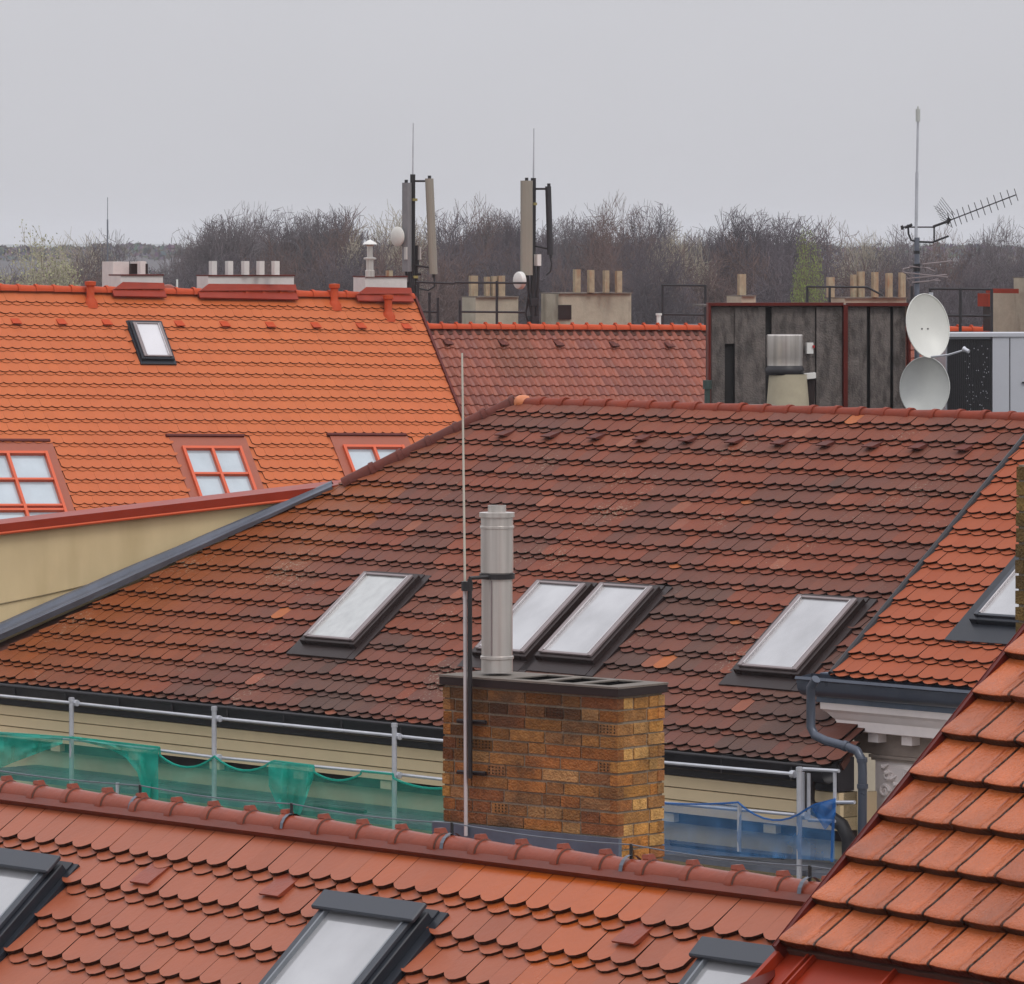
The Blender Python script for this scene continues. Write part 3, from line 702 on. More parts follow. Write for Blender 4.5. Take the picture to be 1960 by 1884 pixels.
# back slope and walls
w = MB(); r0 = FN.pt(aN0, 0, -.05); r1 = FN.pt(aN1, 0, -.05); bk = -Pm * 4 - Zv * 3.2
w.prism([r0, r1, r1 + bk, r0 + bk], Vector((0, 0, -.25))); w.build('back_slope', M_tile_near if False else M_ridge, near)
w = MB(); q = FN.pt(aN0 + .1, bN - .3, -.4); w.obox(Vector((q.x, q.y, 2)), FM.A, aN1 - aN0 - .2, 6, q.z - 2 - .5, Y=-Pm); w.build('wall', M_plain, near)
# lightning conductor along the ridge
lc = MB(); pts = []
holders = (268, 558, 865, 1208, 1550)
def rdg(u, dz):
    q = hitp(u, 1500 + .125 * u, FN.o, Vector((Pm.x, Pm.y, 0))); q.z = FN.pt(0, 0, .012).z + .09 + dz; return q
prev = rdg(-100, .05)
for h_ in holders:
    q = rdg(h_, .05); n = 8
    for i in range(n): pts.append(prev.lerp(q, i / n) - Zv * .018 * math.sin(math.pi * i / n))
    prev = q
pts.append(prev); pts.append(rdg(1700, .04)); lc.path(pts, .004, 5); lco = lc.build('lightning_conductor', M_zinc, near)
for h_ in holders:
    w = MB(); q = rdg(h_, 0); w.tube(q - Zv * .03, q + Zv * .055, .010, n=6); w.build('holder', M_black, lco)
    w = MB()
    for s_ in (0,):
        x_ = Rm; seg = 8; vs = []
        for k in range(seg + 1):
            t = math.pi * (k / seg) * 1.0 ; cc = rdg(h_, 0) - Zv * .088
            o_ = cc + Pm * math.cos(t) * .084 + Zv * math.sin(t) * .084
            vs += [o_ - Rm * .014, o_ + Rm * .014]
        w.add(vs, [(2 * i, 2 * i + 1, 2 * i + 3, 2 * i + 2) for i in range(seg)])
    w.build('strap', M_zinc, lco)

# ---------------- brick work
OCH = [srgb(170, 126, 70), srgb(154, 112, 62), srgb(164, 108, 54), srgb(176, 142, 92), srgb(142, 104, 62), srgb(128, 94, 64), srgb(156, 100, 54), srgb(158, 124, 84), srgb(140, 104, 66), srgb(126, 78, 54)]
def brick_stack(mb, corner, X, Y, W, D, z0, z1, pal, colf=None, perf=None, course=.078, L_=.30):
    # bricks on the four faces, corner = nearest vertical edge, X along front (away from corner), Y along side
    core = MB()
    k = 0; z = z0
    faces = [(corner, X, Y, W), (corner, Y, X, D), (corner + Y * D, X, -Y, W), (corner + X * W, Y, -X, D)]
    while z < z1 - .01:
        zt = min(z + course - .013, z1)
        for fi, (o, d, inn, ln) in enumerate(faces):
            header = (k + fi) % 2
            x = 0.0 if True else 0
            first = True
            while x < ln - .01:
                bl = (L_ / 2 if header else L_) - .0
                if fi in (0, 2) and rnd() < .25: bl = L_ / 2 if bl > .2 else L_
                if first and header: bl = L_ / 2
                x1 = min(x + bl * ru(.95, 1.05), ln)
                if ln - x1 < .05: x1 = ln
                g = .006
                fq = ru(.84, 1.14); c = random.choice(pal); mc_ = [sum(p_[i_] for p_ in pal) / len(pal) for i_ in range(3)]; c = tuple(lerp(c[i_], mc_[i_], .38) * fq for i_ in range(3))
                if colf: c = colf(c, fi, x, z)
                out = ru(-.003, .005)
                mb.cur = (*c, 0)
                p = o + d * (x + (g if x > 0 else -out)) - inn * out
                e = o + d * (x1 - (g if x1 < ln else -out)) - inn * out
                dz = ru(-.003, .003)
                q = [p, e, e + inn * .06, p + inn * .06]
                mb.box8([v + Zv * (z + dz - o.z) for v in q] + [v + Zv * (zt + dz - o.z) for v in q])
                if perf is not None and (fi < 2) and rnd() < .03 and x1 - x > .1:
                    nx = int((x1 - x) / .028)
                    for i in range(nx):
                        for j in range(3):
                            pc = o + d * (x + .02 + i * .028) - inn * (out + .0015) + Zv * (z + .015 + j * .019 - o.z)
                            if x + .02 + i * .028 > x1 - .015: continue
                            mb.cur = (.03, .02, .012, 0); mb.tube(pc, pc - inn * .001, .0062, n=5)
                x = x1; first = False
        z += course; k += 1
Fc = Vector((-.755, .656, 0)).normalized(); Sc = Vector((.656, .755, 0)).normalized()
cc = P(1182, 1640, 32.0); cz0 = cc.z - .35; corner = Vector((cc.x, cc.y, cz0)); zt = P(1182, 1334, 32).z
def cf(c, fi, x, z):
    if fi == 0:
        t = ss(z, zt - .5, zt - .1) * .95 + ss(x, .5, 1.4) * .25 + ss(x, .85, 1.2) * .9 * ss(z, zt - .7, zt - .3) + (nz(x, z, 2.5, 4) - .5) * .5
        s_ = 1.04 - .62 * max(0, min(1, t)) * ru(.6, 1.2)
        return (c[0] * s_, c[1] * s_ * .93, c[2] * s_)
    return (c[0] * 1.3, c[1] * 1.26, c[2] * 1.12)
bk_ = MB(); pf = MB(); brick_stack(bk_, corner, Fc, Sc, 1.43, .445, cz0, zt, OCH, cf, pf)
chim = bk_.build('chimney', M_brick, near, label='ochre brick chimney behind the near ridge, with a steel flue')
w = MB(); ins = .007
w.obox(corner + (Fc + Sc) * ins, Fc, 1.43 - 2 * ins, .445 - 2 * ins, zt - cz0 - .004, Y=Sc); w.build('mortar', M_mortar, chim)
# cap: metal skirt + slab with three openings
cap = MB(); ov = .018
c0 = corner - (Fc + Sc) * ov; c0.z = zt
cap.obox(c0, Fc, 1.43 + 2 * ov, .445 + 2 * ov, .046, Y=Sc); cap.build('cap_skirt', M_frame, chim)
slab = MB(); zc = zt + .048
xs = [0]; 
c1 = corner - (Fc + Sc) * (ov + .004); c1.z = zc
W2, D2 = 1.43 + 2 * (ov + .004), .445 + 2 * (ov + .004)
op = [(.14, .36), (.43, .65), (.72, .94)]
slab.obox(c1, Fc, W2, .08, .012, Y=Sc); slab.obox(c1 + Sc * (D2 - .06), Fc, W2, .06, .012, Y=Sc)
xx = 0
for (x0, x1) in op + [(W2, W2)]:
    slab.obox(c1 + Sc * .08 + Fc * xx, Fc, x0 - xx, D2 - .14, .012, Y=Sc); xx = x1
slab.build('cap', M_concdark, chim)
# holes interior: flat black plate paints the shade of the deep openings
w = MB(); w.obox(c1 + Sc * .082 + Fc * .13, Fc, .82, D2 - .144, .004, Y=Sc); w.build('flue_opening', mat('opening_shade', (.004, .004, .004), 1, spec=0), chim)
sc_ = MB()
for (u, v) in ((1034, 1403 - 60), (1186, 1320), (1250, 1313), (1248, 1322), (1160, 1328), (1155, 1331)):
    pass
# steel flue
fc = corner + Fc * 1.155 + Sc * .2; fc.z = zc + .03
Rf = .100; zf = P(948, 986, 32.6).z
h = zf - fc.z
fl_ = MB()
fl_.lathe(fc, Zv, [(Rf * 1.0, 0), (Rf, .08), (Rf + .006, .085), (Rf + .006, .1), (Rf - .002, .104), (Rf - .002, h * .62), (Rf + .003, h * .625), (Rf + .003, h * .9), (Rf + .008, h * .902), (Rf + .008, h * .915), (Rf + .002, h * .918), (Rf + .002, h - .03), (Rf + .012, h - .028), (Rf + .012, h), (.058, h + .004), (.058, h + .045), (.052, h + .045), (.052, h - .1)], 40)
fo = fl_.build('flue_pipe', M_steel, chim, smooth=True)
w = MB(); w.lathe(fc + Zv * (h * .585), Zv, [(Rf + .001, 0), (Rf + .012, 0), (Rf + .012, .034), (Rf + .001, .034)], 40)
w.build('clamp_band', M_black, fo, smooth=True)
w = MB(); vdir = Vector((-.35, -.93, 0)).normalized(); w.obox(fc + vdir * (Rf) + Zv * .11, Vector((.93, -.35, 0)), .006, .003, h * .47, Y=vdir); w.build('seam', M_sash, fo)
# lead apron behind ridge at chimney base
w = MB(); q = corner - (Fc + Sc) * .05; q.z = P(1182, 1604, 32).z - .12; w.obox(q, Fc, 1.53, .03, .12, Y=Sc); q2 = q - Sc * .25 - Zv * .14
w.prism([q + Sc * .02 + Zv * .02, q + Fc * 1.53 + Zv * .02, q + Fc * 1.53 - Sc * .35 - Zv * .28, q - Sc * .35 - Zv * .28], Vector((0, 0, -.02)))
w.build('lead_apron', M_lead, chim)

# lightning rod: steel tube and thin rod strapped to a black support pole on the chimney
lr = thing('lightning_rod', 'tall thin lightning rod strapped to the brick chimney front, left of the steel flue', 'rod', P(891, 1590, 31.9))
def LR(u, v, k=0): return hitp(u, v, corner + Fc * 1.2 - Sc * (.07 + k), Sc)
w = MB(); w.tube(LR(892, 1600), LR(890, 1125), .0125, n=10); w.build('rod_base', mat('bright_zinc', srgb(200, 196, 196), .4, metal=.3), lr, smooth=True)
w = MB(); w.tube(LR(890, 1128), LR(884.5, 676), .008, .006, n=8); w.build('rod', mat('pale_fibreglass', srgb(190, 186, 172), .5), lr, smooth=True)
w = MB(); w.tube(LR(900, 1490), LR(899, 1108), .015, n=10); w.build('support_pole', M_black, lr, smooth=True)
w = MB(); w.tube(LR(894, 1131), LR(894, 1113), .036, n=10); w.build('clamp', M_black, lr)
q = LR(899, 1107); w = MB(); w.tube(q, fc + Zv * (h * .585 + .017) + (q - fc).normalized() * Rf * .2 * 0 + Vector((-.05, -.09, 0)), .012, n=8); w.build('arm', M_black, lr)
for v_ in (1380, 1478):
    w = MB(); a_ = LR(876, v_, -.045); b_ = LR(930, v_ + 3, -.045); w.tube(a_, b_, .014, n=6); w.tube(LR(899, v_), LR(899, v_, -.07), .014, n=6); w.build('bracket', M_black, lr)

# ================================================================= RIGHT FOREGROUND HOUSE
Rr = Vector((-.597, .802, 0)).normalized(); Pr = Vector((-Rr.y, Rr.x, 0))
FR = Frame(P(1500, 1815, 24.6), -Rr, slope(Pr, rad(42.2)))     # origin: lower left corner (verge / eave)
rh = thing('tiled_house', 'foreground roof of large wet orange flat tiles with red metal verge at lower right', 'house', FR.pt(2, 0, -5))
gw, gg = .268, .274
tm = MB()
top_b = -7.6
print('verge test', to_uv(FR.pt(0, -3.0)), 'want (1960,1225) on line')
def col_r(): return jit((.41, .098, .026) if rnd() > .3 else (.36, .082, .02), .06)
for k in range(29):
    b1_ = -k * gg
    for j in range(0, 16):
        a_ = j * gw + .008; cl = col_r(); w_ = gw - .013; t0 = b1_ + ru(-.004, .004); ln = gg + .05
        # cross-section points across width with rolled interlock rib at the left
        xs_ = [(-.012, -.024), (.0, -.022), (.0, .0), (.004, .004), (.03, .004), (.05, .001), (.15, .0), (w_ - .062, .001), (w_ - .054, -.004), (w_ - .046, .001), (w_ - .008, .003), (w_ - .0055, -.002), (w_ + .002, -.022)]
        vs = []; cs = []; ys = [-ln, -ln * .6, -ln * .25, -.03, -.010, -.002, .0, -.003]; ns_ = [.0, .024, .047, .060, .0615, .058, .050, .012]
        for i, (y0, nb_) in enumerate(zip(ys, ns_)):
            for q_, (x, n_) in enumerate(xs_):
                sag = .006 * math.sin(math.pi * x / w_) * ss(y0, -.05, 0)
                vs.append(FR.pt(a_ + x, t0 + y0 + sag, nb_ + (n_ if i < 7 else 0)))
                dk = .05 if (q_ in (0, 1, 11, 12) or i >= 6) else (.75 if q_ == 8 else 1)  # lower edges near black: course shadow painted into the colour; joint sides dark too
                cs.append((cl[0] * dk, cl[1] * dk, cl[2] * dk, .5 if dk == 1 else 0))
        m_ = len(xs_)
        fs = [(i * m_ + q, i * m_ + q + 1, (i + 1) * m_ + q + 1, (i + 1) * m_ + q) for i in range(len(ys) - 1) for q in range(m_ - 1)]
        tm.add(vs, fs, cs)
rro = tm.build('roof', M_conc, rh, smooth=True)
# wet streaks under ribs: thin rough stains as shallow drips on tile surface
stn = MB()
for k in range(29):
    for j in range(16):
        a_ = j * gw + .008 + .19 + ru(-.006, .006); b_ = -k * gg - .262 + ru(-.0, .03); L_ = ru(.08, .2); wd = ru(.004, .010)
        def tz(b): return .0645 * ((b + k * gg + gg + .05) / (gg + .05)) + .0035
        vs = [FR.pt(a_ - wd, b_, tz(b_)), FR.pt(a_ + wd * .8, b_, tz(b_)), FR.pt(a_ + wd * .3, b_ + L_, tz(b_ + L_)), FR.pt(a_ - wd * .2, b_ + L_, tz(b_ + L_))]
        stn.add(vs, [(0, 1, 2, 3)])
stn.build('damp_streak', mat('damp_rust_stain', srgb(150, 66, 26), .25, var=.15), rro)['kind'] = 'stuff'
roof_deck(FR, [(0.01, -8), (4.3, -8), (4.3, 0), (0.01, 0)], M_deck, rro, drop=-.01, thick=.1)
w = MB(); w.boxf(FR, -.02, .004, -8, .03, -.03, .045); w.boxf(FR, -.024, -.0205, -8, .03, -.04, .048); w.build('verge', M_redtrim, rh)
# red sheet gutter and lower pent strip
w = MB(); w.boxf(FR, -.03, 4.3, -.06, -.01, -.04, -.012)
w.build('eave_board', M_redtrim, rh)
w = MB()
lowp = Frame(FR.pt(0, -.03, -.045), FR.A, slope(Pr, rad(37)))
w.boxf(lowp, -.03, 4.3, 0, 1.2, -.03, 0)
w.build('metal_apron', M_redmetal, rh)
w = MB()
for x in (.16, .2): w.boxf(lowp, x, x + .012, 0, 1.2, .002, .03)
w.boxf(lowp, -.03, .0, 0, 1.2, .002, .05); w.boxf(lowp, .78, .792, 0, 1.2, .002, .03); w.boxf(lowp, 1.38, 1.392, 0, 1.2, .002, .03)
w.build('standing_seam', M_redmetal, rh)
# outward corner sheet toward the left
w = MB()
q0 = FR.pt(-.02, .02, -.09); q1 = hitp(1400, 1890, FR.pt(0, .3, -.1), Vector((0, 0, 1))); q1 = P(1395, 1892, 24.3)
w.prism([q0, FR.pt(-.02, .9, -.3), P(1380, 1960, 24.0), q1], Vector((0, 0, -.03))); w.build('corner_sheet', M_redtrim, rh)
w = MB(); q = FR.pt(.2, -.3, -.6); w.obox(Vector((q.x, q.y, 1)), -Rr, 4, 5, q.z - 1.3, Y=-Pr); w.build('wall', M_plain, rh)
# brick pillar at the right frame edge
q = P(1962, 1240, 26.0); bz0 = q.z - 1.2; c2 = Vector((P(1945, 1240, 26.2).x, P(1945, 1240, 26.2).y, bz0))
X2 = -Rr; Y2 = -Pr
c2 = P(1945.5, 1240, 26.2); c2 = Vector((c2.x, c2.y, bz0)) + Y2 * 0
pil = MB(); pal2 = [srgb(122, 100, 60), srgb(106, 86, 52), srgb(90, 72, 48), srgb(134, 110, 66), srgb(150, 118, 62)]
brick_stack(pil, c2 + X2 * .0, X2, Y2, .6, .45, bz0, P(1950, 888, 26.2).z, pal2)
po = pil.build('chimney', M_brick, rh, label='weathered brick chimney cut by the right edge of the photo')
w = MB(); w.obox(c2 + (X2 + Y2) * .008, X2, .584, .434, P(1950, 888, 26.2).z - bz0 - .005, Y=Y2); w.build('mortar', M_mortar, po)

# ================================================================= LEFT ORANGE HOUSE
RL = Vector((.877, .48, -.0223)).normalized(); PL = Vector((.48, -.877, 0)).normalized()
FL = Frame(P(400, 566, 98), RL, slope(PL, rad(48)))
lh = thing('orange_roofed_house', 'big bright orange tiled roof with red framed windows at the far left', 'house', FL.pt(0, 4, -8))
def LP(u, v, n=0): return FL.px(u, v, n)
v0 = LP(783, 572); v1 = LP(900, 830); aV = (LP(800, 610)[0] + LP(885, 800)[0]) / 2; print('verge L', LP(800, 610), LP(885, 800))
aLL = LP(-60, 560)[0] - 2.2
bL = LP(400, 1060)[1] + .6
CHA = []
def col_l(c, t, lay):
    g = nz(c, t, .35, 21); st = 0
    for (x0, x1) in CHA: st = max(st, ss(c, x0 - .5, x0) * (1 - ss(c, x1, x1 + .5)) * (1 - ss(t + g * .3, .25, .8)))
    col = jit((.475 + .03 * g, .120 + .016 * g, .047), .03)
    return (lerp(col[0], .46, st), lerp(col[1], .10, st), lerp(col[2], .022, st), st * .5)
# windows
def lw(u0, v0_, u1, v1_):
    a, b = LP(u0, v0_); a2, b2 = LP(u1, v1_); return a, b, a2 - a, b2 - b
W1 = lw(-75, 852, 98, 1010 - 2); W2_ = (LP(322, 840)[0], LP(322, 840)[1], LP(468, 840)[0] - LP(322, 840)[0], 1.75); W3 = (LP(630, 838)[0], LP(630, 838)[1], LP(778, 838)[0] - LP(630, 838)[0], 1.75)
W1 = (LP(98, 850)[0] - 1.9, LP(98, 850)[1], 1.9, 2.3)
sl = LP(247, 616, .1)
SKL = (sl[0], sl[1], .66, .92)
holes = [(a, a + w_, b, b + L_ - .2) for a, b, w_, L_ in (W1, W2_, W3)] + [(SKL[0] - .05, SKL[0] + SKL[2] + .05, SKL[1] + .05, SKL[1] + SKL[3])]
wl_, gl_ = .198, .283
CHA += [(LP(x0, 560)[0], LP(x1, 560)[0]) for x0, x1 in ((232, 309), (395, 559), (694, 778), (155, 185), (625, 655), (728, 755))]
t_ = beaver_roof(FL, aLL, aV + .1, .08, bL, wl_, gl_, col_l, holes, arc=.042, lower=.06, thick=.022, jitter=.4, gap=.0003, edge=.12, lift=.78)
lro = t_.build('roof', M_tile_orange, lh, clip=[(FL.pt(aV, 0, 0), FL.A)])
roof_deck(FL, [(aLL, 0), (aV, 0), (aV, bL), (aLL, bL)], M_deck, lro)
w = MB(); w.boxf(FL, aV + .002, aV + .05, -.02, bL, -.25, .085); w.build('verge', M_redtrim, lh)
w = MB(); ridge_run(w, FL.pt(aLL, -.02, .02), FL.pt(aV, -.02, .02), .36, .10, knob=False, down=.1); w.build('ridge', M_ridge_orange, lh, smooth=True)
w = MB(); r0 = FL.pt(aLL, 0, -.1); r1 = FL.pt(aV, 0, -.1); w.prism([r0, r1, r1 - PL * 5 - Zv * 5, r0 - PL * 5 - Zv * 5], Vector((0, 0, -.2))); w.build('back_slope', M_ridge_orange, lh)
w = MB(); q = FL.pt(aLL + .1, bL - .2, -.3); w.obox(Vector((q.x, q.y, 1)), Vector((RL.x, RL.y, 0)), aV - aLL - .2, 6, q.z - 1.5); w.build('wall', M_plain, lh)
skylight(lh, FL, *SKL, M_frameblk, M_sash, G_left, side=.03, apron=.08, fw=.09)
def red_window(a, b, w_, L_, nv, hs, glassm, label=None):
    s = MB(); e = .17
    s.boxf(FL, a, a + e, b, b + L_, -.05, .05); s.boxf(FL, a + w_ - e, a + w_, b, b + L_, -.05, .05); s.boxf(FL, a + e, a + w_ - e, b, b + e * 1.4, -.05, .05)
    o = s.build('window', M_redsurr, lh, label=label)
    s = MB(); s.boxf(FL, a - .06, a + w_ * .98, b - .05, b - .004, .03, .085); s.build('head_flashing', M_redtrim, o)
    f = MB(); A0, A1, B0, B1 = a + e + .002, a + w_ - e - .002, b + e * 1.4 + .002, b + L_
    t = .055
    f.boxf(FL, A0, A0 + t, B0, B1, .0, .10); f.boxf(FL, A1 - t, A1, B0, B1, .0, .10)
    f.boxf(FL, A0 + t, A1 - t, B0, B0 + t, .0, .095)
    xm = (A0 + A1) / 2
    f.boxf(FL, xm - t / 2, xm + t / 2, B0 + t, B1, .0, .095)
    for h_ in hs:
        f.boxf(FL, A0 + t, xm - t / 2 - .001, B0 + h_, B0 + h_ + t * .8, .0, .09); f.boxf(FL, xm + t / 2 + .001, A1 - t, B0 + h_, B0 + h_ + t * .8, .0, .09)
    f.build('frame', M_redframe, o)
    p = MB(); p.boxf(FL, A0 + .01, A1 - .01, B0 + .01, B1, -.02, .02); p.build('pane', glassm, o)
    return o
red_window(*W1, 2, (.62, 1.22, 1.32), G_blue); red_window(*W2_, 2, (.62, 1.2), G_blue); red_window(*W3, 2, (.62,), G_blue)
for i in range(10):
    u = 32 + i * 87.0; 
    if i == 3: continue
    a, b = LP(u - (0 if i < 3 else 35 - 0), 616 + i * 1.1, .08)
    if a < aV - .1: vent_mesh(FL, a, b + .06, .2, .2, .07).build('vent_tile', M_ridge_orange, lh)
# terracotta vent pipes
for (u, vt, vb_) in ((173, 538, 580), (640, 543, 585), (743, 564, 606)):
    a, b = LP(u, vb_); q = FL.pt(a, b, 0); hh = (vb_ - vt) / F * (q.y)
    w = MB(); w.lathe(q - Zv * .1, Zv, [(.16, 0), (.13, .12), (.10, .17), (.075, .2), (.075, hh), (.105, hh + .02), (.105, hh + .09), (.02, hh + .1), (.0, hh + .1)], 16)
    w.build('vent_pipe', M_ridge_orange, lh, smooth=True)
# chimneys of the left house
def farbox(mb, u0, u1, vt, vb_, d, dep, X=RL, side=.48):
    s_ = F / d; X = Vector((X.x, X.y, 0)).normalized()
    w_ = ((u1 - u0) / s_ - dep * side) / .877
    c_ = P(u0 + dep * side * s_, vb_, d); c_ = Vector((c_.x, c_.y, c_.z))
    hh = (vb_ - vt) / s_
    mb.obox(c_, X, w_, dep, hh); return c_, w_, hh
def pot(mb, u, vt, vb_, d, r, n=14):
    b_ = P(u, vb_, d); hh = (vb_ - vt) / F * d; mb.lathe(b_, Zv, [(r, 0), (r, hh), (r * .8, hh), (r * .8, hh - .15)], n)
def sqpot(mb, u0, u1, vt, vb_, d):
    farbox(mb, u0, u1, vt, vb_, d, .12)
for (u0, u1, vt, vb_, pots, fl0) in ((206, 309, 528, 585, (), 232), (374, 559, 529, 590, (406, 437, 468, 497, 526), 395), (675, 778, 531, 590, (), 694)):
    d_ = FL.hit(u0, 560).y + .12
    w = MB(); farbox(w, u0, u1, vt, vb_, d_, .5); ch = w.build('chimney', M_offwhite, lh)
    w = MB(); farbox(w, u0 - 2, u1 + 2, vt - 2.5, vt, d_ - .03, .56); w.build('cap', M_redtrim, ch)
    for pu in pots:
        w = MB(); farbox(w, pu - 7, pu + 9, 500, vt - 2.6, d_ + .25, .14); w.build('chimney_pot', M_offwhite, ch)
    w = MB(); a0_, b0_ = LP(fl0, 560); a1_, b1_ = LP(u1 + 1, 563)
    fr_ = FL
    q_ = FL.pt(a0_, .02, .16); X_ = Vector((RL.x, RL.y, 0)).normalized(); wd_ = a1_ - a0_
    w.prism([q_ - X_ * .22, q_ + X_ * wd_, q_ + X_ * wd_ + Zv * .11 + PL * -.06, q_ + Zv * .13 + PL * -.06], PL * -.03)
    w.boxf(FL, a0_ - .25, a1_, .02, .17, .10, .135)
    w.build('flashing', M_redmetal, ch)
# ventilation box beside the first chimney
vb2 = thing('ventilation_unit', 'small off-white ventilation box with dark openings on the far left roof', 'ventilation unit', P(230, 530, 99))
w = MB(); farbox(w, 192, 246, 501, 560, 99.6, .5); w.build('housing', M_offwhite, vb2)
w = MB(); farbox(w, 246, 280, 501, 505, 99.4, .5); w.build('top_slab', M_offwhite, vb2)
for (a_, b_) in ((262, 271 + 6), (296 - 2, 310 - 1)):
    pass
w = MB(); farbox(w, 262, 278, 500, 528, 99.2, .14); w.build('post', M_offwhite, vb2)
w = MB(); farbox(w, 246, 282, 505, 528, 99.7, .1); w.build('louvre', M_frame, vb2)
# metal flue beside chimney 3
mf = thing('metal_flue', 'slim stainless flue with a conical cap on the white chimney by the left mast', 'flue', P(708, 528, 99))
w = MB(); w.lathe(P(708, 530, 99), Zv, [(.09, 0), (.09, .12), (.07, .13), (.07, .32), (.12, .33), (.12, .36), (.055, .37), (.055, .58), (.09, .6), (.06, .62)], 14); w.build('pipe', M_steel, mf, smooth=True)
w = MB(); w.lathe(P(708, 470, 99), Zv, [(.14, .02), (.12, .05), (.03, .10), (.0, .11)], 14); w.build('cap', M_white, mf, smooth=True)
cpq = thing('chimney_pot', 'short ochre chimney pot beside the slim stainless flue', 'chimney pot', P(745, 530, 99)); w = MB(); farbox(w, 738, 752, 518, 529, 99, .14); w.build('pot', M_clay, cpq)

# ================================================================= SECOND (PANTILE) HOUSE
FP = Frame(P(1100, 634, 104), Vector((RL.x, RL.y, -.012)), slope(PL, rad(46)))
ph = thing('pantile_house', 'dull red wavy pantile roof running between the orange roof and dark panels', 'house', FP.pt(0, 3, -8))
aP0 = FP.px(790, 632)[0]; aP1 = FP.px(2060, 640)[0] + 1; bP = 5.2
t_ = MB(); pw, pg = .208, .25
k = 0
while k * pg < bP:
    b1_ = (k + 1) * pg; a = aP0 + (k % 2) * 0
    while a < aP1:
        g = nz(a, b1_, .5, 11); base = (.27, .072, .040) if rnd() < .55 + (g - .5) else (.22, .062, .040)
        if abs(a - FP.px(985, 700)[0]) < .5 and b1_ < 1.5: base = (.22, .06, .03)
        cl = jit(base, .08); vs = []; cs = []
        xs_ = [i / 8 for i in range(9)]
        for (bb_, nb_) in ((b1_ - pg - .06, .0), (b1_ - .01, .035), (b1_, .028), (b1_ - .004, .0)):
            for x in xs_:
                n_ = .034 * (.5 - .5 * math.cos(2 * math.pi * min(1, x * 1.0))) if x < 1 else 0
                n_ = .046 * math.sin(math.pi * min(1, x / .55)) if x < .55 else -.012 * math.sin(math.pi * (x - .55) / .45)
                vs.append(FP.pt(a + x * pw, bb_ + .02 * math.sin(math.pi * min(1, x / .55)) * (1 if x < .55 else 0), nb_ + n_)); cs.append((*cl, .1))
        t_.add(vs, [(i * 9 + j, i * 9 + j + 1, (i + 1) * 9 + j + 1, (i + 1) * 9 + j) for i in range(3) for j in range(8)], cs)
        a += pw
    k += 1
pro = t_.build('roof', mat('pantiles', None, .55, vcol=True, var=.12, scale=3), ph, smooth=True)
roof_deck(FP, [(aP0, 0), (aP1, 0), (aP1, bP), (aP0, bP)], M_deck, pro)
w = MB(); ridge_run(w, FP.pt(aP0, -.03, .03), FP.pt(aP1, -.03, .03), .33, .09, knob=True, down=.1); w.build('ridge', M_ridge_orange, ph, smooth=True)
w = MB(); w.boxf(FP, aP0, aP1, .05, .13, .0, .03); w.build('ridge_shadow_gap', M_deck, ph)
w = MB(); r0 = FP.pt(aP0, 0, -.1); r1 = FP.pt(aP1, 0, -.1); w.prism([r0, r1, r1 - PL * 2 - Zv * 1.2, r0 - PL * 2 - Zv * 1.2], Vector((0, 0, -.2))); w.build('back_slope', M_ridge_orange, ph)
w = MB(); q = FP.pt(aP0, bP - .2, -.3); w.obox(Vector((q.x, q.y, 1)), Vector((RL.x, RL.y, 0)), aP1 - aP0, 4, q.z - 1.3); w.build('wall', M_plain, ph)
for i in range(7):
    u = 862 + i * 106; v = 656 + i * 1.2
    if u > 1350: break
    a, b = FP.px(u, v + 4, .08); vent_mesh(FP, a, b, .2, .2, .06).build('vent_tile', M_ridge_dark, ph)

# ================================================================= FLAT ROOF BLOCK BEHIND, MASTS AND STACKS
D2_ = 109.
fb = thing('flat_roofed_building', 'grey flat roof block standing behind the pantile ridge', 'building', P(1100, 700, 112))
zf_ = P(1100, 634, 104).z - .25
w = MB(); q = P(760, 640, 107); w.obox(Vector((q.x, q.y, 1)), Vector((RL.x, RL.y, 0)), 18, 14, zf_ - 1 - .05); w.build('wall', M_plain, fb)
w = MB(); w.obox(Vector((q.x - .1, q.y - .1, zf_ - .05)), Vector((RL.x, RL.y, 0)), 18.2, 14.2, .1); w.build('roof', M_roofgrey, fb)
def stack(label, u0, u1, vt, vb_, pots, d=D2_, dep=.6, window=None, capv=2.5):
    t = thing('chimney_stack', label, 'chimney', P((u0 + u1) / 2, vb_, d), 'weathered chimney stacks behind the ridges')
    w = MB(); farbox(w, u0, u1, vt, vb_, d, dep); b_ = w.build('stack', M_concrete, t)
    w = MB(); farbox(w, u0 - 1.5, u1 + 1.5, vt - capv, vt, d - .05, dep + .1); w.build('cap', M_concdark, t)
    for (pu, pt_, pw_) in pots:
        w = MB(); farbox(w, pu - pw_ / 2, pu + pw_ / 2, pt_, vt - capv - .1, d + .2, .1); w.build('chimney_pot', M_clay, t)
    if window:
        w = MB(); c_, ww, hh = farbox(w, *window, d - .04, .02); w.build('hatch', M_frame, t)
    return t
stack('pale concrete chimney stack behind the railing between the two phone masts', 884, 992, 570, 650, ((906, 528, 18), (932, 530, 12), (945, 529, 12), (959, 528, 16)), window=None)
stack('wide beige concrete chimney stack with small dark hatch right of the second phone mast', 1036, 1210, 563, 650, ((1104, 516, 15), (1131, 517, 14), (1160, 518, 13), (1184, 519, 14)), window=(1068, 1094, 584, 612), dep=.75)
stack('small stack with one tall pot above the dark panels, left end', 1393, 1447, 568, 650, ((1420, 525, 17),))
stack('long low stack with a row of pots behind the dark panels', 1590, 1740, 572, 650, ((1590, 531, 16), (1634, 526, 12), (1648, 520, 15), (1675, 521, 14), (1702, 523, 14), (1727, 522, 14)))
stack('tall beige chimney stack cut by the right photo edge above the ridge', 1945, 2010, 533, 650, (), d=107)
